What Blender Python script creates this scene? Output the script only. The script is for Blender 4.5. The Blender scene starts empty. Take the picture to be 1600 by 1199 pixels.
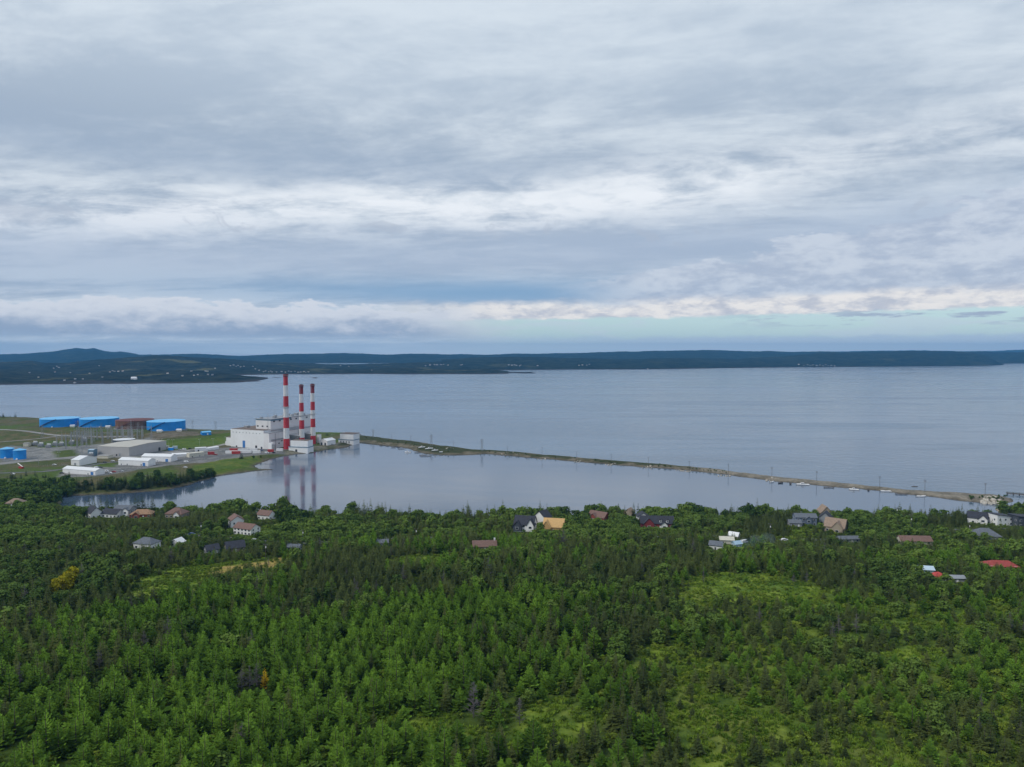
import bpy, math, random
import numpy as np
from mathutils import Vector, Matrix
from mathutils.bvhtree import BVHTree

random.seed(7)
rng = np.random.default_rng(11)
S = bpy.context.scene
COL = S.collection
R = math.radians

# ------------------------------------------------------------------ camera
CAM_H, F, HOR = 145.0, 1110.0, 548.0
TH = math.atan((599.5 - HOR) / F)
cd = bpy.data.cameras.new('camera')
cam = bpy.data.objects.new('camera', cd)
COL.objects.link(cam)
cam.location = (0, 0, CAM_H)
cam.rotation_euler = (R(90) - TH, 0, 0)
cd.sensor_width = 36.0
cd.lens = 36.0 * F / 1600.0
cd.clip_start, cd.clip_end = 1.0, 60000.0
S.camera = cam

# ------------------------------------------------------------------ node helper
class NT:
    def __init__(s, tree):
        s.t = tree
        s.n, s.l = tree.nodes, tree.links
    def set(s, sock, v):
        if hasattr(v, 'is_linked') or isinstance(v, bpy.types.NodeSocket):
            s.l.new(v, sock)
        elif v is not None:
            if isinstance(v, (tuple, list)) and len(v) == 3 and sock.type == 'RGBA':
                v = (*v, 1.0)
            sock.default_value = v
    def m(s, op, a, b=None, c=None):
        n = s.n.new('ShaderNodeMath'); n.operation = op
        s.set(n.inputs[0], a)
        if b is not None: s.set(n.inputs[1], b)
        if c is not None: s.set(n.inputs[2], c)
        return n.outputs[0]
    def add(s, a, b): return s.m('ADD', a, b)
    def sub(s, a, b): return s.m('SUBTRACT', a, b)
    def mul(s, a, b): return s.m('MULTIPLY', a, b)
    def step(s, x, lo, hi):                       # smoothstep, lo may exceed hi
        n = s.n.new('ShaderNodeMapRange'); n.interpolation_type = 'SMOOTHSTEP'
        flip = not hasattr(lo, 'type') and lo > hi
        s.set(n.inputs['Value'], x)
        s.set(n.inputs['From Min'], hi if flip else lo); s.set(n.inputs['From Max'], lo if flip else hi)
        s.set(n.inputs['To Min'], 1.0 if flip else 0.0); s.set(n.inputs['To Max'], 0.0 if flip else 1.0)
        return n.outputs[0]
    def mix(s, f, a, b, blend='MIX'):
        n = s.n.new('ShaderNodeMix'); n.data_type = 'RGBA'; n.blend_type = blend
        s.set(n.inputs[0], f); s.set(n.inputs[6], a); s.set(n.inputs[7], b)
        return n.outputs[2]
    def xyz(s, x, y, z):
        n = s.n.new('ShaderNodeCombineXYZ')
        s.set(n.inputs[0], x); s.set(n.inputs[1], y); s.set(n.inputs[2], z)
        return n.outputs[0]
    def sep(s, v):
        n = s.n.new('ShaderNodeSeparateXYZ'); s.set(n.inputs[0], v)
        return n.outputs
    def noise(s, vec, scale, detail=4.0, rough=0.55, dist=0.0):
        n = s.n.new('ShaderNodeTexNoise')
        if vec is not None: s.set(n.inputs['Vector'], vec)
        s.set(n.inputs['Scale'], scale); s.set(n.inputs['Detail'], detail)
        s.set(n.inputs['Roughness'], rough); s.set(n.inputs['Distortion'], dist)
        return n.outputs[0]
    def gauss(s, x, c, w):
        d = s.m('DIVIDE', s.sub(x, c), w)
        return s.m('POWER', 2.718, s.mul(s.mul(d, d), -1.0))

# ------------------------------------------------------------------ world sky
SUN_EL, SUN_AZ = R(42), R(-118)            # azimuth measured clockwise from the view direction
W = bpy.data.worlds.new('World'); S.world = W; W.use_nodes = True
w = NT(W.node_tree); w.n.clear()
wo = w.n.new('ShaderNodeOutputWorld'); bg = w.n.new('ShaderNodeBackground')
bg.inputs['Strength'].default_value = 0.1
sky = w.n.new('ShaderNodeTexSky'); sky.sky_type = 'NISHITA'; sky.sun_disc = False
sky.sun_elevation = SUN_EL; sky.sun_rotation = SUN_AZ % (2 * math.pi)
tc = w.n.new('ShaderNodeTexCoord')
dx, dy, dz = w.sep(tc.outputs['Generated'])
hl = w.m('SQRT', w.add(w.mul(dx, dx), w.mul(dy, dy)))
el = w.m('DIVIDE', dz, w.m('MAXIMUM', hl, 0.001))
az = w.m('ARCTAN2', dx, dy)
zc = w.add(w.m('MAXIMUM', dz, 0.0), 0.075)
pl = w.xyz(w.m('DIVIDE', dx, zc), w.m('DIVIDE', dy, zc), 0.0)         # a flat deck seen in perspective
def deck(sx, sy, off):
    a, b, _ = w.sep(pl)
    return w.xyz(w.add(w.mul(a, sx), off), w.add(w.mul(b, sy), w.mul(a, 0.12)), off)
def dome(sx, sy, off):
    return w.xyz(w.mul(az, sx), w.mul(el, sy), off)
n1 = w.noise(deck(0.5, 0.9, 3.1), 0.75, 8, 0.62, 0.5)
n2 = w.noise(deck(0.6, 1.1, 9.7), 2.2, 8, 0.66, 0.35)
n3 = w.noise(dome(3.0, 15.0, 2.0), 1.6, 6, 0.6, 0.4)
n4 = w.noise(dome(9.0, 24.0, 5.0), 1.3, 8, 0.62, 0.25)
n5 = w.noise(dome(22.0, 60.0, 8.0), 1.0, 7, 0.62, 0.2)
wa = w.mul(w.sub(n3, 0.5), 1.0)
K = 10.0
def c(r, g, b): return (r * K, g * K, b * K)
dn = w.add(w.add(w.mul(n1, 0.55), w.mul(n2, 0.30)), w.mul(n4, 0.15))
col = w.mix(w.step(dn, 0.40, 0.585), c(0.325, 0.405, 0.515), c(0.635, 0.70, 0.765))
col = w.mix(w.mul(w.step(el, 0.24, 0.42), 0.45), col, c(0.57, 0.655, 0.745))
# soft grey streaks under the deck
col = w.mix(w.mul(w.gauss(w.add(el, w.mul(wa, 0.06)), 0.245, 0.03), w.mul(w.step(az, 0.35, -0.1), 0.6)), col, c(0.32, 0.405, 0.53))
# bright break in the deck
eb = w.sub(w.add(0.196, w.mul(w.m('MAXIMUM', az, 0.0), 0.10)), w.mul(w.m('MAXIMUM', w.sub(-0.22, az), 0.0), 0.14))
br = w.mul(w.gauss(w.add(el, w.mul(wa, 0.055)), eb, 0.036), w.add(0.35, w.mul(w.step(az, 0.50, 0.18), 0.65)))
col = w.mix(w.m('MINIMUM', w.mul(br, w.mul(w.step(n4, 0.28, 0.60), w.step(n2, 0.30, 0.58))), 0.9), col, c(0.80, 0.835, 0.88))
# grey blue belt
ed = w.add(0.130, w.mul(az, 0.035))
col = w.mix(w.mul(w.gauss(w.add(el, w.mul(wa, 0.03)), ed, 0.045), 0.75), col, c(0.37, 0.455, 0.59))
col = w.mix(w.mul(w.gauss(w.add(el, w.mul(wa, 0.02)), 0.080, 0.02), w.mul(w.gauss(az, -0.02, 0.42), 0.95)), col, c(0.21, 0.355, 0.54))
# big puffs, right
et = w.add(w.add(0.095, w.mul(w.m('MAXIMUM', w.sub(az, 0.12), 0.0), 0.19)), w.mul(w.sub(n4, 0.5), 0.11))
pf = w.mul(w.step(w.sub(et, el), -0.002, 0.006), w.step(az, 0.02, 0.22))
col = w.mix(w.mul(pf, 0.9), col, w.mix(w.step(w.add(w.mul(n5, 0.6), w.mul(n4, 0.4)), 0.40, 0.60), c(0.39, 0.46, 0.58), c(0.55, 0.61, 0.70)))
# lit lower fringe and clear strip
el2 = w.sub(el, w.mul(az, 0.012))
ls = w.step(w.add(el2, w.mul(w.sub(n4, 0.5), 0.03)), 0.074, 0.060)
col = w.mix(w.mul(ls, w.step(az, -0.28, 0.02)), col, w.mix(w.step(n5, 0.36, 0.60), c(0.50, 0.53, 0.60), c(0.80, 0.78, 0.76)))
cl = w.step(w.add(el2, w.mul(w.sub(n5, 0.5), 0.014)), 0.0455, 0.041)
clear = w.mix(0.65, sky.outputs[0], c(0.52, 0.745, 0.80))
clear = w.mix(w.mul(w.step(w.noise(dome(7, 50, 4.0), 1.0, 6, 0.62, 0.3), 0.49, 0.61), 0.5), clear, c(0.55, 0.63, 0.71))
col = w.mix(w.mul(cl, w.step(az, -0.22, 0.05)), col, clear)
# thin dark clouds in the strip
sc = w.mul(w.step(w.noise(dome(11, 75, 1.0), 1.0, 6, 0.6), 0.52, 0.60), w.gauss(el2, 0.037, 0.012))
col = w.mix(w.mul(sc, w.step(az, 0.2, 0.5)), col, c(0.36, 0.43, 0.54))
# left cumulus bank
e3 = w.add(w.sub(0.064, w.mul(w.m('MAXIMUM', w.add(az, 0.25), 0.0), 0.04)), w.mul(w.sub(n4, 0.5), 0.055))
e3 = w.add(e3, w.mul(w.sub(n5, 0.5), 0.030))
dpt = w.sub(e3, el)
cb = w.mul(w.step(dpt, -0.001, 0.004), w.step(az, 0.02, -0.18))
cbc = w.mix(w.step(w.add(dpt, w.mul(w.sub(n5, 0.5), 0.035)), 0.006, 0.045), c(0.62, 0.66, 0.73), c(0.31, 0.39, 0.52))
cbc = w.mix(w.step(w.add(el, w.mul(w.sub(n5, 0.5), 0.016)), 0.022, 0.010), cbc, w.mix(w.step(w.noise(dome(10, 120, 6.0), 1.0, 6, 0.62, 0.3), 0.40, 0.60), c(0.42, 0.50, 0.61), c(0.66, 0.73, 0.80)))
wisp = w.mul(w.step(w.noise(dome(9, 16, 11.0), 1.5, 8, 0.65, 0.6), 0.56, 0.66), w.gauss(el, 0.165, 0.03))
col = w.mix(w.mul(wisp, 0.55), col, c(0.40, 0.46, 0.56))
col = w.mix(cb, col, cbc)
# low bank over the far coast
e4 = w.add(0.019, w.mul(w.sub(n5, 0.5), 0.022))
lb = w.step(w.sub(e4, el), -0.003, 0.004)
col = w.mix(w.mul(lb, w.add(0.15, w.mul(w.step(az, -0.1, 0.3), 0.7))), col, c(0.42, 0.52, 0.65))
col = w.mix(w.mul(w.gauss(el, 0.003, 0.012), 0.7), col, c(0.66, 0.76, 0.84))
w.set(bg.inputs['Color'], col)
w.l.new(bg.outputs[0], wo.inputs[0])
W.cycles.sampling_method = 'MANUAL'; W.cycles.sample_map_resolution = 512

# ------------------------------------------------------------------ sun through the overcast
sd = bpy.data.lights.new('sun', 'SUN'); sun = bpy.data.objects.new('sun', sd); COL.objects.link(sun)
sd.energy, sd.angle, sd.color = 1.5, R(12), (1.0, 0.94, 0.84)
sv = Vector((math.sin(SUN_AZ) * math.cos(SUN_EL), math.cos(SUN_AZ) * math.cos(SUN_EL), math.sin(SUN_EL)))
sun.rotation_euler = sv.to_track_quat('Z', 'Y').to_euler()
sun.location = (-200, -100, 400)

S.view_settings.view_transform = 'Standard'
S.view_settings.look = 'None'
S.view_settings.exposure = 0.16
S.view_settings.gamma = 1.0
S.cycles.max_bounces = 5
S.cycles.diffuse_bounces = 2
S.cycles.glossy_bounces = 2
S.cycles.volume_bounces = 0
S.cycles.use_denoising = True
S.cycles.caustics_reflective = False
S.cycles.caustics_refractive = False

# ------------------------------------------------------------------ pixel helpers (1600 x 1199 frame -> places in the world)
ct, st = math.cos(TH), math.sin(TH)
def ray(px, py):
    u, v = (px - 800.0) / F, (599.5 - py) / F
    return Vector((u, ct + v * st, -st + v * ct))
def at(px, py, z=0.0):
    d = ray(px, py); t = (z - CAM_H) / d.z
    return Vector((d.x * t, d.y * t, z))
def at_y(px, py, Y):
    d = ray(px, py); t = Y / d.y
    return Vector((d.x * t, Y, CAM_H + d.z * t))
def proj(x, y, z):
    yc = y * ct - (z - CAM_H) * st
    zc_ = y * st + (z - CAM_H) * ct
    return 800 + F * x / yc, 599.5 - F * zc_ / yc

# ------------------------------------------------------------------ numpy noise
def vnoise(x, y, seed=0):
    xi, yi = np.floor(x).astype(np.int64), np.floor(y).astype(np.int64)
    fx, fy = x - xi, y - yi
    fx, fy = fx * fx * (3 - 2 * fx), fy * fy * (3 - 2 * fy)
    def h(a, b):
        n = (a * 374761393 + b * 668265263 + seed * 974711) & 0xFFFFFFFF
        n = ((n ^ (n >> 13)) * 1274126177) & 0xFFFFFFFF
        return ((n ^ (n >> 16)) & 0xFFFF) / 65535.0
    return (h(xi, yi) * (1 - fx) + h(xi + 1, yi) * fx) * (1 - fy) + (h(xi, yi + 1) * (1 - fx) + h(xi + 1, yi + 1) * fx) * fy
def fbm(x, y, seed=0, octv=4):
    s, a, tot = 0, 1.0, 0
    for k in range(octv):
        s = s + a * vnoise(x * 2 ** k, y * 2 ** k, seed + k * 17); tot += a; a *= 0.5
    return s / tot
def sstep(x, a, b):
    t = np.clip((x - a) / (b - a), 0, 1); return t * t * (3 - 2 * t)
def poly_sdf(P, x, y):                                        # + inside
    d2 = np.full(x.shape, 1e18); ins = np.zeros(x.shape, bool)
    n = len(P)
    for i in range(n):
        ax, ay = P[i]; bx, by = P[(i + 1) % n]
        ex, ey = bx - ax, by - ay
        t = np.clip(((x - ax) * ex + (y - ay) * ey) / max(ex * ex + ey * ey, 1e-9), 0, 1)
        d2 = np.minimum(d2, (x - ax - t * ex) ** 2 + (y - ay - t * ey) ** 2)
        if abs(by - ay) > 1e-9:
            cr = ((ay > y) != (by > y)) & (x < (bx - ax) * (y - ay) / (by - ay) + ax)
            ins ^= cr
    return np.where(ins, 1, -1) * np.sqrt(d2)

# ------------------------------------------------------------------ object helpers
def link(o, parent=None):
    COL.objects.link(o)
    if parent is not None: o.parent = parent
    return o
def tag(o, label, cat, group=None, kind=None):
    o['label'] = label; o['category'] = cat
    if group: o['group'] = group
    if kind: o['kind'] = kind
    return o
def thing(name, label, cat, loc, rz=0.0, group=None):
    o = bpy.data.objects.new(name, None); o.empty_display_size = 1.0
    link(o); o.location = loc; o.rotation_euler = (0, 0, rz)
    return tag(o, label, cat, group)
def copy_tree(o, parent=None):
    q = o.copy(); COL.objects.link(q)
    if parent is not None: q.parent = parent
    for ch in o.children: copy_tree(ch, q)
    return q
def mesh_np(name, V, faces, mats, parent=None, smooth=False, midx=None):
    me = bpy.data.meshes.new(name)
    me.from_pydata([tuple(v) for v in V], [], [tuple(f) for f in faces])
    for mt in (mats if isinstance(mats, (list, tuple)) else [mats]): me.materials.append(mt)
    if midx is not None: me.polygons.foreach_set('material_index', np.asarray(midx, np.int32))
    if smooth: me.polygons.foreach_set('use_smooth', np.ones(len(me.polygons), bool))
    me.update()
    return link(bpy.data.objects.new(name, me), parent)

class MB:                                                     # collects shapes, builds ONE mesh object
    def __init__(s): s.v, s.f, s.mi = [], [], []
    def raw(s, V, Fs, mi=0):
        b = len(s.v); s.v += [tuple(p) for p in V]; s.f += [tuple(i + b for i in f) for f in Fs]; s.mi += [mi] * len(Fs); return s
    def box(s, x0, x1, y0, y1, z0, z1, mi=0):
        V = [(x0, y0, z0), (x1, y0, z0), (x1, y1, z0), (x0, y1, z0), (x0, y0, z1), (x1, y0, z1), (x1, y1, z1), (x0, y1, z1)]
        return s.raw(V, [(0, 3, 2, 1), (4, 5, 6, 7), (0, 1, 5, 4), (1, 2, 6, 5), (2, 3, 7, 6), (3, 0, 4, 7)], mi)
    def prism(s, P, z0, z1, mi=0):                            # P counter-clockwise in x, y
        n = len(P)
        V = [(x, y, z0) for x, y in P] + [(x, y, z1) for x, y in P]
        return s.raw(V, [tuple(range(n - 1, -1, -1)), tuple(range(n, 2 * n))] + [(i, (i + 1) % n, n + (i + 1) % n, n + i) for i in range(n)], mi)
    def lathe(s, prof, n=20, cx=0, cy=0, mis=None):           # prof: (r, z) from bottom to top
        b = []
        V, Fs, M = [], [], []
        for r, z in prof:
            b.append(len(V)); V += [(cx + r * math.cos(2 * math.pi * k / n), cy + r * math.sin(2 * math.pi * k / n), z) for k in range(n)]
        for i in range(len(prof) - 1):
            for k in range(n):
                Fs.append((b[i] + k, b[i] + (k + 1) % n, b[i + 1] + (k + 1) % n, b[i + 1] + k)); M.append(mis[i] if mis else 0)
        Fs.append(tuple(b[-1] + k for k in range(n))); M.append(mis[-1] if mis else 0)
        Fs.append(tuple(b[0] + k for k in range(n - 1, -1, -1))); M.append(mis[0] if mis else 0)
        o = len(s.v); s.v += V; s.f += [tuple(i + o for i in f) for f in Fs]; s.mi += M
        return s
    def tube(s, p, q, r0, r1=None, n=5, mi=0):
        p, q = Vector(p), Vector(q); d = (q - p).normalized(); r1 = r0 if r1 is None else r1
        a = d.orthogonal().normalized(); b = d.cross(a)
        V = [p + (a * math.cos(2 * math.pi * k / n) + b * math.sin(2 * math.pi * k / n)) * r0 for k in range(n)]
        V += [q + (a * math.cos(2 * math.pi * k / n) + b * math.sin(2 * math.pi * k / n)) * r1 for k in range(n)]
        return s.raw(V, [(k, (k + 1) % n, n + (k + 1) % n, n + k) for k in range(n)] + [tuple(range(n - 1, -1, -1)), tuple(range(n, 2 * n))], mi)
    def slab(s, a, b, c_, d, t, mi=0):                        # a sloping quad given some thickness upwards
        V = [Vector(p) for p in (a, b, c_, d)]; nrm = (V[1] - V[0]).cross(V[3] - V[0]).normalized()
        if nrm.z < 0: nrm = -nrm
        return s.raw(V + [p + nrm * t for p in V], [(3, 2, 1, 0), (4, 5, 6, 7), (0, 1, 5, 4), (1, 2, 6, 5), (2, 3, 7, 6), (3, 0, 4, 7)], mi)
    def build(s, name, mats, parent=None, smooth=False):
        return mesh_np(name, s.v, s.f, mats, parent, smooth, s.mi)

# ------------------------------------------------------------------ materials
MATS = {}
def mat(name, col, rough=0.7, var=0.18, scale=0.6, metal=0.0, spec=0.4, streak=0.0):
    if name in MATS: return MATS[name]
    M = bpy.data.materials.new(name); M.use_nodes = True
    t = NT(M.node_tree); p = t.n['Principled BSDF']
    tcn = t.n.new('ShaderNodeTexCoord')
    n = t.noise(tcn.outputs['Object'], scale, 5, 0.6)
    a = tuple(x * (1 - var) for x in col); b = tuple(min(x * (1 + var), 0.95) for x in col)
    cc = t.mix(t.step(n, 0.3, 0.7), a, b)
    if streak:
        x, y, z = t.sep(tcn.outputs['Object'])
        sn = t.noise(t.xyz(t.mul(x, 1.5), t.mul(y, 1.5), t.mul(z, 0.08)), 0.8, 4, 0.6)
        cc = t.mix(t.mul(t.step(sn, 0.5, 0.75), streak), cc, tuple(x * 0.55 for x in col))
    t.set(p.inputs['Base Color'], cc)
    p.inputs['Roughness'].default_value = rough; p.inputs['Metallic'].default_value = metal
    p.inputs['Specular IOR Level'].default_value = spec
    MATS[name] = M
    return M
def foliage(name, dark, light, spec=0.05, var=0.5):
    M = bpy.data.materials.new(name); M.use_nodes = True
    t = NT(M.node_tree); p = t.n['Principled BSDF']
    a = t.n.new('ShaderNodeAttribute'); a.attribute_type = 'INSTANCER'; a.attribute_name = 'tint'
    tcn = t.n.new('ShaderNodeTexCoord')
    n = t.noise(tcn.outputs['Object'], 9.0, 3, 0.6)
    f = t.add(a.outputs['Fac'], t.mul(t.sub(n, 0.5), var))
    cc = t.mix(t.m('MINIMUM', t.m('MAXIMUM', f, 0.0), 1.0), dark, light)
    t.set(p.inputs['Base Color'], cc)
    p.inputs['Roughness'].default_value = 0.75; p.inputs['Specular IOR Level'].default_value = spec
    return M

M_white = mat('white_siding', (0.80, 0.80, 0.81), 0.6, 0.05, 0.2)
M_plant = mat('plant_cladding', (0.80, 0.81, 0.82), 0.55, 0.05, 0.05, streak=0.16)
M_plant2 = mat('plant_cladding_pink', (0.74, 0.73, 0.74), 0.55, 0.05, 0.05, streak=0.18)
M_red = mat('stack_red', (0.50, 0.022, 0.03), 0.6, 0.16, 0.15, streak=0.25)
M_dred = mat('stack_sooty_red', (0.22, 0.02, 0.03), 0.7, 0.2, 0.15)
M_swhite = mat('stack_white', (0.72, 0.72, 0.73), 0.6, 0.06, 0.15, streak=0.15)
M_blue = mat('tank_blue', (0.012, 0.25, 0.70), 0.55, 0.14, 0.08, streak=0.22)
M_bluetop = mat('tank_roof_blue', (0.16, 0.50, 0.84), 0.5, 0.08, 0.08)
M_teal = mat('faded_blue_band', (0.13, 0.22, 0.30), 0.6, 0.1, 0.1)
M_rust = mat('rusty_tank', (0.17, 0.085, 0.055), 0.8, 0.3, 0.12, streak=0.5)
M_rustroof = mat('rusty_roof', (0.14, 0.045, 0.04), 0.8, 0.2, 0.1)
M_brownroof = mat('brown_gravel_roof', (0.16, 0.12, 0.10), 0.9, 0.2, 0.2)
M_ware = mat('beige_cladding', (0.42, 0.41, 0.41), 0.6, 0.05, 0.1, streak=0.1)
M_wareroof = mat('beige_roof', (0.50, 0.47, 0.41), 0.6, 0.06, 0.1)
M_steel = mat('galvanised_steel', (0.36, 0.37, 0.39), 0.5, 0.1, 1.0, metal=0.4)
M_dark = mat('dark_opening', (0.03, 0.032, 0.04), 0.6, 0.1)
M_glass = mat('window_glass', (0.04, 0.05, 0.07), 0.12, 0.1, spec=0.7)
M_bdoor = mat('blue_door', (0.06, 0.20, 0.50), 0.5, 0.1)
M_cream = mat('cream_panel', (0.60, 0.57, 0.48), 0.6, 0.08)
M_redpaint = mat('red_paint', (0.38, 0.035, 0.03), 0.5, 0.15)
M_concrete = mat('concrete', (0.33, 0.32, 0.31), 0.85, 0.15)
M_wood = mat('weathered_pole_wood', (0.10, 0.085, 0.075), 0.9, 0.2)
M_timber = mat('wharf_timber', (0.085, 0.075, 0.07), 0.9, 0.25)
M_rubber = mat('rubber', (0.02, 0.02, 0.022), 0.8, 0.1)
M_bark = mat('bark', (0.10, 0.085, 0.07), 0.95, 0.3, 3)
M_deadwood = mat('grey_deadwood', (0.12, 0.11, 0.115), 0.95, 0.25, 3)
M_roofslate = mat('charcoal_shingles', (0.040, 0.043, 0.058), 0.85, 0.25, 1.2)
M_roofgrey = mat('grey_shingles', (0.13, 0.145, 0.17), 0.85, 0.2, 1.2)
M_roofbrown = mat('brown_shingles', (0.19, 0.115, 0.095), 0.85, 0.2, 1.2)
M_rooftan = mat('tan_shingles', (0.30, 0.22, 0.165), 0.85, 0.18, 1.2)
M_rooforange = mat('orange_brown_shingles', (0.33, 0.20, 0.12), 0.85, 0.18, 1.2)
M_roofred = mat('red_metal_roof', (0.33, 0.055, 0.045), 0.6, 0.15, 0.8)
M_roofbrt = mat('bright_red_roof', (0.50, 0.06, 0.05), 0.6, 0.12, 0.8)
M_brick = mat('red_brick', (0.28, 0.075, 0.055), 0.9, 0.2, 2)
M_redside = mat('red_siding', (0.23, 0.04, 0.045), 0.7, 0.1, 2)
M_blueside = mat('blue_grey_siding', (0.14, 0.18, 0.26), 0.7, 0.1, 2)
M_greyside = mat('grey_siding', (0.28, 0.30, 0.33), 0.7, 0.1, 2)
M_tanside = mat('tan_siding', (0.36, 0.30, 0.23), 0.7, 0.1, 2)
M_osb = mat('raw_sheathing', (0.60, 0.38, 0.16), 0.8, 0.12, 1.5)
M_charside = mat('charcoal_siding', (0.06, 0.07, 0.09), 0.7, 0.1, 2)
M_paleblue = mat('pale_blue_metal', (0.36, 0.50, 0.62), 0.4, 0.08, 1)
M_fence = mat('grey_green_fence', (0.17, 0.21, 0.22), 0.9, 0.15, 2)
M_rock = mat('pale_boulder', (0.46, 0.42, 0.36), 0.9, 0.3, 0.8)
M_asphalt = mat('asphalt', (0.13, 0.13, 0.14), 0.9, 0.2, 0.1)
M_gravelroad = mat('gravel_road', (0.26, 0.25, 0.24), 0.95, 0.2, 0.1)
M_hull = mat('white_gelcoat', (0.78, 0.78, 0.79), 0.3, 0.03)

# ------------------------------------------------------------------ ground sheet
SPIT = [(560,680,692),(600,685,697),(625,688,699),(645,690,703),(660,692,709),(680,695,711),(700,698,711.5),(720,700,711),(740,703,711),(760,703.5,709.5),
        (800,706,713),(850,711,717.5),(900,715,721.5),(950,719,725.5),(1000,723.5,730),(1050,727,733.5),(1100,731.5,738),(1150,738,744),(1200,744,751),
        (1250,749,756),(1300,754,760.5),(1350,759,765),(1400,764,770),(1450,768,776.5),(1500,771,782.5),(1540,773,787.5),(1565,775,789),(1582,779,785)]
def px2(pts, z=0.0): return [tuple(at(a, b, z)[:2]) for a, b in pts]
shore_near = [(1800,770),(1640,780),(1600,787),(1578,790),(1553,796),(1560,803),(1540,810),(1480,813),(1400,811),(1320,812),(1200,811),(1100,809),(1000,806),(950,808),(900,810),
              (860,813),(800,814),(760,813),(700,812),(600,811),(500,810),(400,806),(320,804),(260,802),(200,800),(150,799.5),(112,799),(96,795),(92,788),(95,781),(97,776)]
bank = [(130,775),(170,772.5),(220,769),(260,766),(290,760),(315,752),(335,746),(360,741),(385,738),(405,735.5),(425,735),(428,733.5),(405,732.5),(398,729),(408,723),(430,716),(450,712),(470,709.5),
        (487,708.5),(500,704.5),(520,702),(540,699),(553,695),(558,690)]
land = px2(shore_near) + px2(bank) + px2([(a, c_) for a, b, c_ in SPIT]) + px2([(a, b) for a, b, c_ in reversed(SPIT)])
land += [(-262, 1232), (-330, 1242), (-430, 1248), (-540, 1268), (-640, 1310), (-760, 1372), (-900, 1428), (-1050, 1465), (-1500, 1500), (-1900, 900), (-1400, -300), (1000, -300), (1200, 500)]
GX0, GX1, GY0, GY1, GS = -1240.0, 700.0, -60.0, 1500.0, 3.6
gx = np.arange(GX0, GX1 + 0.1, GS); gy = np.arange(GY0, GY1 + 0.1, GS)
GXX, GYY = np.meshgrid(gx, gy)
jx = (fbm(GXX / 14, GYY / 14, 5, 3) - 0.5) * 9; jy = (fbm(GXX / 14, GYY / 14, 9, 3) - 0.5) * 9
SDF = poly_sdf(land, GXX + jx, GYY + jy)
hp = [(0,655,18),(60,668,17),(150,668,16),(210,672,16),(260,675,14),(320,672,8),(350,690,5),(400,700,4),(450,703,3.6),(500,694,3.6),(540,692,3),(300,705,5),(250,712,5),(190,712,6),
      (130,735,6),(100,700,9),(20,718,8),(60,690,12),(160,690,9),(200,760,5),(100,750,7),(0,745,9),(0,780,8),(300,750,4),(-300,700,14),(-300,780,9),(380,720,4),
      (580,687,3),(640,697,3),(700,704,3),(760,706.5,2.2),(850,714,2.2),(950,722,2.2),(1050,730,2.2),(1150,741,2.2),(1250,752.5,2.2),(1350,762,2.2),(1450,772,2.2),(1560,781,2.8),(420,650,4)]
num = np.zeros_like(GXX); den = np.zeros_like(GXX)
for a, b, z in hp:
    q = at(a, b, z); d2 = (GXX - q.x) ** 2 + (GYY - q.y) ** 2 + 400
    wgt = d2 ** -1.6; num += wgt * z; den += wgt
HP = num / den
ramp_y = [-100, 120, 200, 300, 400, 500, 560, 585, 605, 640]
ramp_z = [66, 46, 39.5, 30.5, 21.5, 12.5, 8, 6, 5, 5]
HN = np.interp(GYY, ramp_y, ramp_z) + (fbm(GXX / 60, GYY / 60, 21, 3) - 0.5) * 5 * sstep(-GYY, -600, -480)
tb = sstep(GYY, 600, 680)
HZ = HN * (1 - tb) + HP * tb
bank_s = np.where(GYY < 640, 0.3, 0.22)
GZ = np.minimum(HZ + (fbm(GXX / 9, GYY / 9, 31, 3) - 0.5) * 0.8, SDF * bank_s)
GZ = np.maximum(GZ, -5.0)
def gz(x, y):
    x, y = np.asarray(x, float), np.asarray(y, float)
    fx = np.clip((x - GX0) / GS, 0, len(gx) - 1.001); fy = np.clip((y - GY0) / GS, 0, len(gy) - 1.001)
    i, j = fx.astype(int), fy.astype(int); a, b = fx - i, fy - j
    return (GZ[j, i] * (1 - a) + GZ[j, i + 1] * a) * (1 - b) + (GZ[j + 1, i] * (1 - a) + GZ[j + 1, i + 1] * a) * b
def gsdf(x, y):
    i = np.clip(((np.asarray(x) - GX0) / GS).astype(int), 0, len(gx) - 1); j = np.clip(((np.asarray(y) - GY0) / GS).astype(int), 0, len(gy) - 1)
    return SDF[j, i]
def gpix(px, py):                                             # first meeting of the sight line with the ground
    d = ray(px, py); ys = np.arange(100, 1490, 1.0); t = ys / d.y
    z = CAM_H + d.z * t - gz(d.x * t, ys)
    k = np.argmax(z <= 0) if (z <= 0).any() else len(ys) - 1
    y = ys[k]; x = d.x * y / d.y
    return Vector((x, y, float(gz(x, y))))

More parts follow.
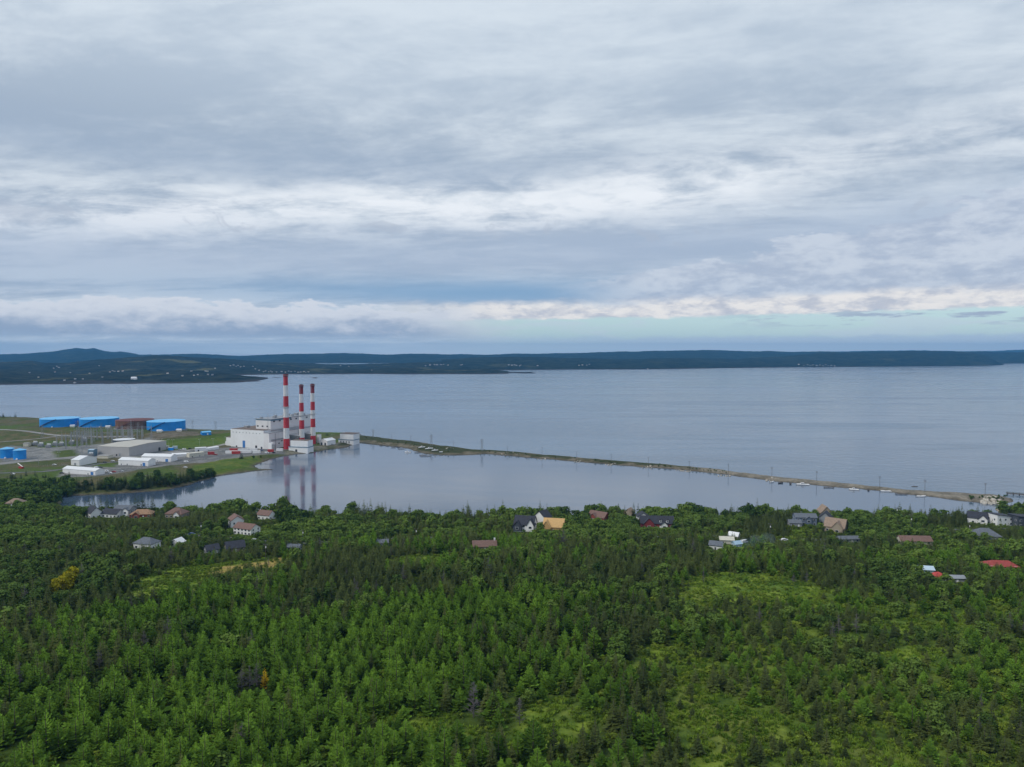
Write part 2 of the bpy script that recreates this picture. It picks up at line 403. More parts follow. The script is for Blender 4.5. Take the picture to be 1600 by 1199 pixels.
# open places in the forest: polygons in the frame, turned into ground polygons
clear_px = [[(195,912),(225,900),(290,886),(360,880),(436,874),(440,884),(415,893),(360,897),(330,905),(300,922),(262,936),(228,942),(205,930)],
            [(1060,935),(1085,905),(1130,898),(1230,905),(1255,918),(1215,930),(1180,945),(1120,940),(1100,960),(1072,955)],
            [(1005,1020),(1040,1022),(1095,1040),(1100,1062),(1060,1080),(1030,1062),(1005,1040)],
            [(775,1150),(800,1115),(850,1090),(890,1095),(905,1130),(880,1165),(840,1190),(790,1185)],
            [(1050,1120),(1075,1085),(1105,1098),(1130,1110),(1170,1122),(1240,1140),(1225,1165),(1165,1168),(1130,1215),(1085,1215),(1090,1170),(1068,1150)],
            [(1300,1215),(1310,1160),(1360,1150),(1420,1180),(1430,1215)],
            [(590,1140),(680,1130),(760,1150),(740,1180),(640,1175)],
            [(1370,1030),(1420,1015),(1450,1035),(1410,1050)],
            [(1375,975),(1420,970),(1420,990),(1385,992)],
            [(1460,1028),(1500,1030),(1500,1050),(1465,1048)],
            [(600,880),(660,868),(700,872),(690,884),(620,890)],
            [(1130,925),(1270,915),(1300,935),(1200,950)],
            [(1255,945),(1290,940),(1300,955),(1262,960)],
            [(1140,850),(1165,852),(1170,864),(1135,866)],
            [(1238,828),(1262,826),(1260,846),(1236,846)],
            [(330,848),(390,832),(440,812),(450,822),(420,838),(380,846)],
            [(285,846),(310,840),(312,852),(290,856)]]
clear_w = [[tuple(gpix(a, b)[:2]) for a, b in P] for P in clear_px]
CLR = np.full(GXX.shape, -1e9)
near_m = GYY < 640
for P in clear_w:
    CLR[near_m] = np.maximum(CLR[near_m], poly_sdf(P, GXX[near_m] + jx[near_m] * 0.8, GYY[near_m] + jy[near_m] * 0.8))
def gclr(x, y):
    i = np.clip(((np.asarray(x) - GX0) / GS).astype(int), 0, len(gx) - 1); j = np.clip(((np.asarray(y) - GY0) / GS).astype(int), 0, len(gy) - 1)
    return CLR[j, i]

# ground base colour by place
N1, N2, N3 = fbm(GXX / 30, GYY / 30, 41, 4), fbm(GXX / 8, GYY / 8, 43, 4), fbm(GXX / 90, GYY / 90, 47, 3)
def lerp(a, b, t): return a[..., None] * (1 - t[..., None]) + b[..., None] * t[..., None] if a.ndim == 2 else a * (1 - t[..., None]) + b * t[..., None]
def colr(*v): return np.broadcast_to(np.array(v, float), GXX.shape + (3,))
C = lerp(colr(0.045, 0.07, 0.016), colr(0.09, 0.14, 0.022), sstep(N1, 0.35, 0.65))           # forest floor
C = lerp(C, lerp(colr(0.07, 0.12, 0.018), colr(0.16, 0.22, 0.032), sstep(N2, 0.40, 0.60)), sstep(GXX / np.maximum(GYY, 60), 0.10, 0.24) * sstep(-GYY, -440, -380) * sstep(GYY, 100, 110))   # mossy open ground on the right
op = sstep(CLR + (N2 - 0.5) * 14, -3, 4)
grass = lerp(colr(0.10, 0.17, 0.020), colr(0.24, 0.31, 0.040), sstep(N2, 0.35, 0.62))
grass = lerp(grass, colr(0.16, 0.15, 0.055), sstep(N1, 0.55, 0.72) * 0.4)
C = lerp(C, grass, op)
gold = poly_sdf([tuple(gpix(a, b)[:2]) for a, b in [(330,888),(438,872),(442,886),(360,898),(325,897)]], GXX, GYY)
C = lerp(C, lerp(colr(0.30, 0.27, 0.05), colr(0.42, 0.30, 0.10), sstep(N2, 0.4, 0.6)), sstep(gold + (N2 - 0.5) * 12, -3, 4))
plantz = sstep(GYY + (N1 - 0.5) * 30, 640, 690)
heath = lerp(colr(0.085, 0.105, 0.032), colr(0.13, 0.115, 0.055), sstep(N1, 0.40, 0.65))
heath = lerp(heath, colr(0.085, 0.13, 0.02), sstep(N3, 0.45, 0.6))
heath = lerp(heath, colr(0.15, 0.13, 0.10), sstep(N2, 0.62, 0.75) * 0.8)
C = lerp(C, heath, plantz)
def patch(pts, col1, col2, amp=10.0, soft=3.0):
    global C
    P = [tuple(gpix(a, b)[:2]) for a, b in pts]
    d = poly_sdf(P, GXX, GYY) + (N2 - 0.5) * amp
    C = lerp(C, lerp(colr(*col1), colr(*col2), sstep(N2, 0.35, 0.65)), sstep(d, -soft, soft))
G1, G2 = (0.20, 0.20, 0.20), (0.30, 0.29, 0.28)
patch([(0,696),(70,700),(120,697),(180,692),(240,682),(240,694),(236,714),(150,716),(80,719),(0,726)], G1, G2)              # switchyard gravel
patch([(84,705),(118,703),(122,712),(90,716)], (0.075, 0.105, 0.025), (0.10, 0.13, 0.03))
patch([(230,706),(350,700),(360,698),(470,702),(480,708),(390,712),(340,722),(300,724),(230,732),(150,745),(90,746),(95,738),(140,726),(200,726),(225,714)], (0.17, 0.17, 0.17), (0.25, 0.24, 0.235), 6)
patch([(130,722),(180,724),(180,730),(150,730)], (0.08, 0.12, 0.02), (0.10, 0.15, 0.03))
patch([(240,690),(330,684),(365,682),(362,694),(300,700),(240,698)], (0.085, 0.14, 0.018), (0.12, 0.17, 0.028))             # bright grass by the plant
patch([(290,740),(300,728),(350,718),(400,713),(410,720),(385,732),(330,742)], (0.085, 0.14, 0.018), (0.14, 0.17, 0.03))
patch([(0,680),(60,672),(250,676),(330,676),(330,682),(200,686),(60,690),(0,700)], (0.075, 0.10, 0.028), (0.15, 0.125, 0.06), 14)
patch([(230,678),(300,674),(320,680),(240,688)], (0.14, 0.12, 0.08), (0.20, 0.17, 0.13), 10)
patch([(440,704),(500,696),(556,690),(556,694),(500,703),(445,711)], (0.12, 0.115, 0.07), (0.23, 0.21, 0.16), 6)
spitm = (GXX > at(552, 690)[0] - 10) & (GYY > 640)
sp1 = lerp(colr(0.11, 0.10, 0.06), colr(0.20, 0.17, 0.125), sstep(N2, 0.38, 0.62))
sp1 = lerp(sp1, colr(0.06, 0.068, 0.028), sstep(N1 + (SDF - 9) * 0.03, 0.47, 0.58) * sstep(-GXX, -330, -190))
sp2 = lerp(colr(0.20, 0.175, 0.14), colr(0.30, 0.26, 0.21), sstep(N2, 0.35, 0.65))
rt = sstep(GXX, 175, 260)
spc = lerp(sp1, sp2, rt)
C = np.where(spitm[..., None], spc, C)
sand = sstep(SDF, 9, 3.0) if False else 1 - sstep(SDF + (N2 - 0.5) * 4, 2.0, 6.0)
C = np.where((GYY < 640)[..., None], lerp(C, colr(0.10, 0.09, 0.07), sand), lerp(C, colr(0.15, 0.125, 0.095), sand * np.where(spitm, 0.55, 0.9)))
edge = 1 - sstep(SDF, 0.2, 1.6)
C = lerp(C, colr(0.035, 0.032, 0.03), edge * 0.8)
beach = poly_sdf(px2([(1640,778),(1553,794),(1560,806),(1640,806)]), GXX, GYY)
C = lerp(C, colr(0.38, 0.31, 0.23), sstep(beach, -2, 3))
bare = poly_sdf([tuple(gpix(a, b)[:2]) for a, b in [(1500,902),(1545,906),(1590,906),(1590,914),(1510,912)]], GXX, GYY)
bare = np.maximum(bare, poly_sdf([tuple(gpix(a, b)[:2]) for a, b in [(1583,962),(1620,962),(1620,974),(1583,972)]], GXX, GYY))
C = lerp(C, lerp(colr(0.30, 0.24, 0.17), colr(0.38, 0.33, 0.27), sstep(N2, 0.4, 0.6)), sstep(bare + (N2 - 0.5) * 5, -2, 2))

nx, ny = len(gx), len(gy)
idx = np.arange(nx * ny).reshape(ny, nx)
quads = np.stack([idx[:-1, :-1], idx[:-1, 1:], idx[1:, 1:], idx[1:, :-1]], -1).reshape(-1, 4)
zq = GZ.reshape(-1)[quads].max(1)
quads = quads[zq > -4.9]
def mesh_fast(name, V, Q, m, cols=None, smooth=True):
    me = bpy.data.meshes.new(name)
    k = Q.shape[1]
    me.vertices.add(len(V)); me.vertices.foreach_set('co', np.ascontiguousarray(V, np.float32).reshape(-1))
    me.loops.add(Q.size); me.loops.foreach_set('vertex_index', np.ascontiguousarray(Q, np.int32).reshape(-1))
    me.polygons.add(len(Q)); me.polygons.foreach_set('loop_start', np.arange(0, Q.size, k, dtype=np.int32))
    me.polygons.foreach_set('loop_total', np.full(len(Q), k, np.int32))
    me.polygons.foreach_set('use_smooth', np.full(len(Q), smooth, bool))
    me.update(calc_edges=True); me.validate()
    if cols is not None:
        at_ = me.attributes.new('ground_colour', 'FLOAT_COLOR', 'POINT')
        at_.data.foreach_set('color', np.concatenate([cols, np.ones((len(cols), 1))], 1).astype(np.float32).reshape(-1))
    me.materials.append(m)
    return link(bpy.data.objects.new(name, me))
def land_mat(name, fine, bump, contrast):
    M = bpy.data.materials.new(name); M.use_nodes = True
    t = NT(M.node_tree); p = t.n['Principled BSDF']
    a = t.n.new('ShaderNodeAttribute'); a.attribute_name = 'ground_colour'
    g = t.n.new('ShaderNodeNewGeometry')
    n = t.noise(g.outputs['Position'], fine, 6, 0.65); n2_ = t.noise(g.outputs['Position'], fine * 4.3, 5, 0.7)
    cc = t.mix(t.mul(t.step(n, 0.62, 0.34), contrast), a.outputs['Color'], (0.30, 0.36, 0.32), 'MULTIPLY')
    cc = t.mix(t.mul(t.step(n2_, 0.5, 0.72), 0.35), cc, (1.7, 1.6, 1.3), 'MULTIPLY')
    t.set(p.inputs['Base Color'], cc); p.inputs['Roughness'].default_value = 0.95; p.inputs['Specular IOR Level'].default_value = 0.1
    b = t.n.new('ShaderNodeBump'); b.inputs['Strength'].default_value = 0.8; b.inputs['Distance'].default_value = bump
    t.set(b.inputs['Height'], t.add(n, n2_)); t.set(p.inputs['Normal'], b.outputs[0])
    return M
ground = mesh_fast('ground', np.stack([GXX, GYY, GZ], -1).reshape(-1, 3), quads, land_mat('ground', 0.35, 0.5, 0.55), C.reshape(-1, 3))
tag(ground, 'green and brown land around the pond with forest floor, industrial yards and narrow spit', 'ground', kind='structure')

# ------------------------------------------------------------------ water
def water_mat(name, deep, rough, scale, dist, strength, patches):
    M = bpy.data.materials.new(name); M.use_nodes = True
    t = NT(M.node_tree); p = t.n['Principled BSDF']
    g = t.n.new('ShaderNodeNewGeometry'); x, y, z = t.sep(g.outputs['Position'])
    v = t.xyz(t.mul(x, 0.7), y, 0.0)
    n = t.noise(v, scale, 3, 0.6, 0.3)
    big = t.noise(t.xyz(t.mul(x, 0.0011), t.mul(y, 0.0042), 0.0), 1.0, 5, 0.6, 0.8)
    t.set(p.inputs['Base Color'], t.mix(t.step(big, 0.35, 0.65), tuple(q * 0.78 for q in deep), tuple(q * 1.2 for q in deep)))
    if name == 'sea_water':
        ln = t.noise(t.xyz(t.mul(t.add(x, t.mul(y, .4)), 0.0018), t.mul(y, 0.010), 3.0), 1.0, 6, 0.62, 1.2); big = t.add(t.mul(big, .55), t.mul(ln, .45))
    t.set(p.inputs['Roughness'], t.add(rough, t.mul(t.step(big, 0.45, 0.62), patches)))
    p.inputs['IOR'].default_value = 1.58 if name == 'pond_water' else 1.33
    b = t.n.new('ShaderNodeBump'); b.inputs['Strength'].default_value = strength; b.inputs['Distance'].default_value = dist
    t.set(b.inputs['Height'], n); t.set(p.inputs['Normal'], b.outputs[0])
    return M
M_sea = water_mat('sea_water', (0.100, 0.148, 0.205), 0.10, 0.09, 1.0, 0.6, 0.16)
M_pond = water_mat('pond_water', (0.075, 0.11, 0.165), 0.09, 0.06, 0.25, 0.25, 0.08)
pond_ring = [at(60, 815), at(60, 762)] + [at(a, b - 8) for a, b in bank] + [at(a, (b + c_) / 2) for a, b, c_ in SPIT] + [at(1640, 782)] + [at(1640, 840), at(1000, 850), at(300, 850)]
o = mesh_np('pond_water', [(q.x, q.y, 0.0) for q in pond_ring], [tuple(range(len(pond_ring)))[::-1]], M_pond)
tag(o, 'calm grey blue pond mirroring the chimneys', 'pond', kind='structure')
o = mesh_np('sea_water', [(-16000, -1500, -0.08), (16000, -1500, -0.08), (16000, 19000, -0.08), (-16000, 19000, -0.08)], [(0, 1, 2, 3)], M_sea)
tag(o, 'wide grey blue bay beyond the spit', 'sea', kind='structure')

# ------------------------------------------------------------------ far hills: terrain strips, each with its own shore, ridge and back slope
def hill_mat(name, dark, mid, field, fs):
    M = bpy.data.materials.new(name); M.use_nodes = True
    t = NT(M.node_tree); p = t.n['Principled BSDF']
    g = t.n.new('ShaderNodeNewGeometry')
    n = t.noise(g.outputs['Position'], 0.012, 6, 0.7); n2_ = t.noise(g.outputs['Position'], 0.0028, 5, 0.6); n3_ = t.noise(g.outputs['Position'], 0.05, 4, 0.7)
    cc = t.mix(t.step(n, 0.35, 0.65), dark, mid)
    cc = t.mix(t.mul(t.step(n2_, 0.58, 0.68), fs), cc, field)
    cc = t.mix(t.mul(t.step(n3_, 0.45, 0.7), 0.6), cc, tuple(q * 0.4 for q in dark))
    _, _, z = t.sep(g.outputs['Position'])
    cc = t.mix(t.step(t.add(z, t.mul(n, 6.0)), 8.0, 3.5), cc, (0.055, 0.045, 0.042))
    t.set(p.inputs['Base Color'], cc); p.inputs['Roughness'].default_value = 1.0; p.inputs['Specular IOR Level'].default_value = 0.0
    return M
M_hillnear = hill_mat('hill_forest_near', (0.009, 0.013, 0.010), (0.046, 0.050, 0.034), (0.15, 0.145, 0.065), 0.75)
M_hillfar = hill_mat('hill_forest_far', (0.009, 0.014, 0.012), (0.040, 0.050, 0.036), (0.09, 0.095, 0.055), 0.5)
hillV, hillF = [], []
def hills(name, shore, ridge, dy, m, label, seed, rough, back=900.0, zfront=-3.0, rows=22, step=3.0):
    px = np.arange(shore[0][0], shore[-1][0] + 0.1, step)
    sy = np.interp(px, [q[0] for q in shore], [q[1] for q in shore]); ry = np.interp(px, [a for a, b in ridge], [b for a, b in ridge])
    sh = [at(a, b, 0) for a, b in zip(px, sy)] if zfront < 0 else None
    V = []
    for i, a in enumerate(px):
        y0 = sh[i].y if sh else shore[0][2]
        d = dy if not callable(dy) else dy(a)
        y1 = y0 + d
        zr = max(at_y(a, ry[i], y1).z, 1.0)
        k = (a - 800) / F
        for r in range(rows + 6):
            if r < rows:
                s_ = r / (rows - 1); y = y0 + s_ * d
                z = zfront + (zr - zfront) * (1 - (1 - s_) ** 1.6)
            else:
                s_ = (r - rows + 1) / 6; y = y1 + s_ * back; z = zr * (1 - s_) - 8 * s_
            V.append((k * y, y, z))
    V = np.array(V); n = rows + 6
    amp = rough * np.clip(np.tile(np.arange(n) / 5.0, len(px)), 0, 1)
    V[:, 2] += (fbm(V[:, 0] / (rough * 14), V[:, 1] / (rough * 14), seed, 4) - 0.5) * amp + (rng.random(len(V)) - 0.5) * min(rough * 0.18, 5) * (V[:, 2] > 3)
    ids = np.arange(len(V)).reshape(len(px), n)
    Q = np.stack([ids[:-1, :-1], ids[1:, :-1], ids[1:, 1:], ids[:-1, 1:]], -1).reshape(-1, 4)
    o = mesh_fast(name, V, Q, m)
    tag(o, label, 'hills', kind='structure')
    b = sum(len(v) for v in hillV); hillV.append(V); hillF.append(Q + b)
    return o
hills('hills_near_headland', [(-250,606),(0,603),(100,602.7),(200,602),(300,600.3),(370,599),(410,597),(437,593.5),(462,593)],
      [(-250,575),(0,577),(50,580),(100,583),(170,580),(240,578),(300,580),(345,583),(385,588),(420,590.5),(437,591.5),(462,592.6)],
      lambda a: 1300 if a < 250 else 1300 - (a - 250) / 212 * 1150, M_hillnear, 'dark wooded headland with scattered houses on the left side of the bay', 3, 14, back=500)
hills('hills_low_peninsula', [(300,589),(360,586.8),(450,586),(560,585.2),(640,585.6),(720,585.6),(790,585),(815,584.2),(838,583.6)],
      [(300,578),(360,575.5),(420,578),(480,576),(530,575.6),(552,576.4),(592,576.4),(605,575.8),(640,576),(700,577.5),(760,577),(790,580),(800,582),(815,581.2),(828,581.2),(838,583.2)],
      lambda a: 700 if a < 740 else 700 - (a - 740) / 98 * 620, M_hillnear, 'low dark peninsula ending in a rocky point at mid bay', 5, 9, back=150)
hills('hills_middle_left', [(-300,590),(0,588),(200,586),(330,585),(420,583),(560,580),(700,579),(800,578.5)],
      [(-300,560),(0,566),(50,564.5),(68,568),(100,568),(150,562.5),(200,558.5),(245,555.5),(300,558),(350,560),(400,564),(440,567),(500,569),(560,569),(620,567),(700,565),(800,566)],
      1500, M_hillnear, 'dark rounded hill behind the left headland', 7, 22, back=900)
hills('hills_middle_right', [(690,579),(800,578.8),(900,578.2),(1000,577.8),(1100,576.5),(1200,574.8),(1300,573.8),(1400,573.3),(1500,572.4),(1560,571.4),(1572,571.2)],
      [(690,562),(740,559),(800,557.5),(900,560),(1000,560.5),(1060,559.5),(1150,561.5),(1220,558),(1280,552),(1330,551),(1380,550),(1420,549),(1480,548.6),(1520,551),(1545,558),(1560,566),(1572,570.8)],
      lambda a: 1700 if a < 1500 else 1700 - (a - 1500) / 72 * 1500, M_hillfar, 'long dark wooded coast across the bay on the right', 11, 24, back=800)
hills('hills_right_headland', [(1440,568.8),(1570,568.4),(1800,567.6)], [(1440,556),(1480,551),(1530,549.4),(1560,550),(1600,551),(1660,549),(1720,548),(1800,550)],
      1500, M_hillfar, 'blue headland running out of the picture at the right end of the coast', 19, 22, back=900)
hills('hills_far_ridge', [(-400,570,8200),(1400,570,8200)],
      [(-400,557),(0,554),(40,553),(80,550),(105,546.5),(120,544.4),(135,545.8),(148,544.2),(165,549),(180,550.6),(190,549.6),(205,552),(218,555),(260,553.6),(300,553),(340,554),(375,556),(420,554),(500,553),(540,552),(600,554),(640,552.6),
       (700,554),(760,554.6),(830,552.6),(900,552),(960,550),(1000,548.6),(1050,548),(1110,547.6),(1160,549),(1200,548.6),(1240,550),(1280,549),(1330,551),(1400,560)],
      2300, M_hillfar, 'long blue ridge on the horizon with a twin topped hill at its left', 13, 26, back=1500, zfront=0.5)
hills('hills_farthest_ridge', [(1150,560,13500),(2100,560,13500)],
      [(1150,552),(1250,550),(1340,548.6),(1440,547.6),(1500,549),(1560,548),(1600,546.5),(1700,546),(2100,549)],
      2000, M_hillfar, 'palest blue ridge far away at the right end of the bay', 17, 24, back=1500, zfront=0.5)
hbvh = BVHTree.FromPolygons(np.concatenate(hillV).tolist(), np.concatenate(hillF).tolist())
def hpix(px, py):
    d = ray(px, py).normalized()
    h = hbvh.ray_cast(Vector((0, 0, CAM_H)), d)
    return h[0] if h[0] is not None and h[0].y < 12000 else None
# ------------------------------------------------------------------ roads as thin sheets draped on the land
def strip(name, pts, width, m, label, lift=0.12, cat='road'):
    P = [gpix(a, b) if not isinstance(a, Vector) else a for a, b in pts]
    D = [P[0]]
    for a, b in zip(P[:-1], P[1:]):
        n = max(1, int((b - a).length / 4))
        D += [a.lerp(b, k / n) for k in range(1, n + 1)]
    for _ in range(6):
        D = [D[0]] + [(D[i - 1] + D[i] * 2 + D[i + 1]) / 4 for i in range(1, len(D) - 1)] + [D[-1]]
    V = []
    for i, q in enumerate(D):
        t = (D[min(i + 1, len(D) - 1)] - D[max(i - 1, 0)]); t.z = 0; t.normalize(); s_ = Vector((-t.y, t.x, 0))
        for k in (-1, -0.33, 0.33, 1):
            e = q + s_ * width / 2 * k
            V.append((e.x, e.y, float(gz(e.x, e.y)) + lift))
    Fs = [(i * 4 + k, i * 4 + k + 1, i * 4 + k + 5, i * 4 + k + 4) for i in range(len(D) - 1) for k in range(3)]
    o = mesh_np(name, V, Fs, m, smooth=True)
    tag(o, label, cat, kind='structure')
    return D
road_pts = [(-60,836),(60,836),(200,836),(290,836),(340,839),(395,846),(470,850),(600,842),(760,838),(900,842),(1000,840),(1100,838),(1180,840),(1225,846),(1320,843),(1400,834),(1500,828),(1680,826)]
ROAD = strip('village_road', road_pts, 8.0, M_asphalt, 'grey village road between the houses and the wooded hill')
strip('plant_road', [(-40,728),(60,720),(130,713),(200,714.5),(290,705),(340,697),(362,692)], 9, M_gravelroad, 'pale gravel road running to the white power plant')
strip('plant_road', [(-40,742),(60,738),(140,727.5),(180,722),(240,720),(300,716),(345,713),(400,707)], 7, M_asphalt, 'dark paved road past the white sheds', 0.16)
strip('tank_track', [(-40,670),(40,674),(90,681),(150,683),(210,682)], 8, M_gravelroad, 'upper grey track climbing towards the blue oil tanks', 0.2)
strip('tank_track', [(-40,694),(40,688),(90,682)], 6, M_gravelroad, 'lower grey track joining the upper one below the tanks', 0.24)

# ------------------------------------------------------------------ houses
CAPS = []                                     # (x, y, radius, ground z): trees in front stay low enough to leave the house in sight
def windows(root, spots, trim, pane=None):
    for (x, y, z, wx, wz, face) in spots:
        fr, pn = MB(), MB()
        if face == 'f':
            fr.box(x - wx / 2 - .12, x + wx / 2 + .12, y - .10, y + .02, z - .12, z + wz + .12); pn.box(x - wx / 2, x + wx / 2, y - .14, y - .102, z, z + wz)
        else:
            s_ = 1 if face == 'r' else -1
            a, b = sorted((x - s_ * .02, x + s_ * .10)); c_, d = sorted((x + s_ * .102, x + s_ * .14))
            fr.box(a, b, y - wx / 2 - .12, y + wx / 2 + .12, z - .12, z + wz + .12); pn.box(c_, d, y - wx / 2, y + wx / 2, z, z + wz)
        f = fr.build('window', trim, root); pn.build('pane', pane or M_glass, f)
def gable_shell(Wd, D, h, rh, z0=-1.5):
    m = MB(); x = Wd / 2; d = D / 2
    V = [(-x, -d, z0), (-x, d, z0), (-x, d, h), (-x, 0, h + rh), (-x, -d, h), (x, -d, z0), (x, d, z0), (x, d, h), (x, 0, h + rh), (x, -d, h)]
    m.raw(V, [(4, 3, 2, 1, 0), (5, 6, 7, 8, 9), (0, 5, 9, 4), (1, 2, 7, 6), (2, 3, 8, 7), (3, 4, 9, 8), (0, 1, 6, 5)])
    return m
def gable_roof(Wd, D, h, rh, o=0.5, t=0.28):
    m = MB(); x = Wd / 2 + o; d = D / 2; e = o * rh / d
    m.slab((-x, -d - o, h - e + .03), (x, -d - o, h - e + .03), (x, 0, h + rh + .03), (-x, 0, h + rh + .03), t)
    m.slab((-x, 0, h + rh + .03), (x, 0, h + rh + .03), (x, d + o, h - e + .03), (-x, d + o, h - e + .03), t)
    return m
def hip_roof(Wd, D, h, rh, o=0.5):
    m = MB(); x = Wd / 2 + o; d = D / 2 + o; r = max(Wd / 2 - D / 2, 0.6); z = h - 0.15
    V = [(-x, -d, z), (x, -d, z), (x, d, z), (-x, d, z), (-r, 0, h + rh), (r, 0, h + rh), (-x, -d, z - .25), (x, -d, z - .25), (x, d, z - .25), (-x, d, z - .25)]
    return m.raw(V, [(0, 1, 5, 4), (1, 2, 5), (2, 3, 4, 5), (3, 0, 4), (6, 7, 1, 0), (7, 8, 2, 1), (8, 9, 3, 2), (9, 6, 0, 3), (9, 8, 7, 6)])
def house(label, px, py, Wd, D, h, rh, rot, wall, roof, kind='gable', win=3, floors=1, door=True, chim=None, cross=(), dormers=(), trim=None, side=1, cat='house', name='house', capr=None, skirt=None, veil=1.0):
    g = gpix(px, py); t = thing(name, label, cat, g, R(rot))
    trim = trim or M_white
    if kind == 'hip':
        w_ = MB().box(-Wd / 2, Wd / 2, -D / 2, D / 2, -1.5, h - .1).build('wall', wall, t); rf = hip_roof(Wd, D, h, rh).build('roof', roof, t)
    elif kind == 'shed':
        m = MB(); x, d = Wd / 2, D / 2
        V = [(-x, -d, -1.5), (x, -d, -1.5), (x, d, -1.5), (-x, d, -1.5), (-x, -d, h + rh), (x, -d, h), (x, d, h), (-x, d, h + rh)]
        m.raw(V, [(3, 2, 1, 0), (4, 5, 6, 7), (0, 1, 5, 4), (1, 2, 6, 5), (2, 3, 7, 6), (3, 0, 4, 7)]); m.build('wall', wall, t)
        s_ = rh / Wd; o = .6
        rf = MB().slab((-x - o, -d - o, h + rh + o * s_ + .03), (x + o, -d - o, h - o * s_ + .03), (x + o, d + o, h - o * s_ + .03), (-x - o, d + o, h + rh + o * s_ + .03), .35).build('roof', roof, t)
    else:
        gable_shell(Wd, D, h, rh).build('wall', wall, t); rf = gable_roof(Wd, D, h, rh).build('roof', roof, t)
    if chim is not None:
        MB().box(chim - .5, chim + .5, -.4, .6, h + rh * .3, h + rh + 1.5).build('chimney', M_white if trim is M_white and roof is M_roofbrown else M_brick, rf)
    sp = []
    fh = h / floors
    for fl in range(floors):
        for k in range(win):
            x = -Wd / 2 + Wd * (k + .5) / win
            if door and fl == 0 and k == win // 2: continue
            if any(abs(x - q[0]) < q[1] / 2 for q in cross): continue
            sp.append((x, -D / 2, fl * fh + .9, 1.5, 1.35, 'f'))
        if side:
            for k in range(2):
                y = -D / 4 + D / 2 * k
                sp.append((Wd / 2, y, fl * fh + .9, 1.1, 1.3, 'r')); sp.append((-Wd / 2, y, fl * fh + .9, 1.1, 1.3, 'l'))
    windows(t, sp, trim)
    if door:
        x = -Wd / 2 + Wd * (win // 2 + .5) / max(win, 1)
        if not any(abs(x - q[0]) < q[1] / 2 for q in cross):
            MB().box(x - .5, x + .5, -D / 2 - .09, -D / 2 + .02, 0.05, 2.1).build('door', M_charside if wall is M_white else M_white, t)
    for (xc, cw, ch, cr, pj, cm) in cross:                    # gables facing the front
        m = gable_shell(pj + D / 2, cw, ch, cr); m.v = [(xc - y, -D / 2 - pj + (x + (pj + D / 2) / 2), z) for x, y, z in m.v]
        m.f = [f[::1] for f in m.f]; cw_ = m.build('gable_wall', cm, t)
        m = gable_roof(pj + D / 2, cw, ch, cr, .45); m.v = [(xc - y, -D / 2 - pj + (x + (pj + D / 2) / 2), z) for x, y, z in m.v]
        m.build('gable_roof', roof, t)
        windows(t, [(xc, -D / 2 - pj, ch * .25 if ch < 4 else ch * .55, min(cw * .4, 2.2), 1.5, 'f')], trim)
    for xc in dormers:
        z = h + rh * .25; m = MB().box(xc - .9, xc + .9, -D / 2 * .95, -D * .1, z - .4, z + 1.3)
        dm = m.build('dormer', M_white, t)
        r_ = gable_roof(D * .42, 1.9, z + 1.3, .8, .15, .15); r_.v = [(xc - y, -D * .29 + x, zz) for x, y, zz in r_.v]; r_.build('dormer_roof', roof, t)
        windows(t, [(xc, -D / 2 * .95, z + .1, 1.0, .95, 'f')], trim)
    if skirt:
        MB().box(-Wd / 2 - 1, Wd / 2 + 1, -D / 2 - 3.0, -D / 2 - 2.7, -1.5, 1.2).build('fence', skirt, t)
    CAPS.append((g.x, g.y, capr or max(Wd, D) * .5 + 1.5, g.z, veil))
    return t
house('tan hipped bungalow half hidden in the trees at the left end of the pond', 25, 790, 13, 9, 3.0, 3.4, 8, M_tanside, M_rooftan, 'hip', chim=None, veil=3.3)
house('white house with steep charcoal roof, leftmost of the houses on the pond shore', 147, 808, 12, 9, 4.5, 4.2, -42, M_white, M_roofslate, win=3)
house('low white house with long charcoal roof between two pale pond shore houses', 177, 808, 15, 9, 3.6, 3.2, -14, M_white, M_roofslate, win=4)
house('pale grey two storey house with slate blue roof beside the orange roofed house', 196, 806, 15, 9, 6.2, 2.6, -10, M_greyside, M_roofgrey, 'gable', win=4, floors=2, cross=[(4.5, 5, 5.8, 2, 1.5, M_white)])
house('brick red house with orange tan roof in front of tall dark spruces', 223, 808, 17, 9, 3.4, 3.2, 6, M_brick, M_rooforange, 'hip', win=4, cross=[(-3, 5.5, 3.2, 2.2, 2, M_brick)])
house('beige house under a broad brown hipped roof near the pond shore', 277, 808, 15, 11, 3.8, 4.2, -8, M_tanside, M_roofbrown, 'hip', win=4, cross=[(3.5, 5, 3.6, 2.4, 1.5, M_white)])
house('tall white house with brown roof behind the wider white one', 369, 826, 11, 9.5, 7.0, 3.2, -58, M_white, M_roofbrown, win=3, floors=2)
house('wide white split level house with brown roof on a green lawn', 386, 834, 16.5, 9.5, 4.8, 2.8, -24, M_white, M_roofbrown, win=5, floors=2)
house('small white house with pinkish brown roof on the slope by the pond', 416, 811, 12, 8, 4.0, 3.0, -20, M_white, M_roofbrown, win=3)
house('white house with slate blue roof alone among dark spruces', 230, 857, 13.5, 8.5, 4.2, 3.0, -16, M_white, M_roofgrey, 'hip', win=3, veil=3.3)
house('tiny white gabled cottage beside a sliver of road and lawn', 278, 853, 6, 6.5, 2.6, 2.2, 75, M_white, M_white, win=1, veil=3.3)
house('small grey house with charcoal roof sunk behind spruces', 331, 865, 7.5, 6.5, 2.8, 2.6, 38, M_greyside, M_roofslate, win=2, veil=3.3)
house('large charcoal roofed house with pale walls above the yellow clearing', 367, 861, 11, 8, 2.8, 3.4, 30, M_tanside, M_roofslate, win=3, veil=3.3)
house('low garage with pale blue grey roof glimpsed between dark trees', 460, 860, 8, 6, 2.6, 1.2, -6, M_greyside, M_roofgrey, win=2, veil=3.3)
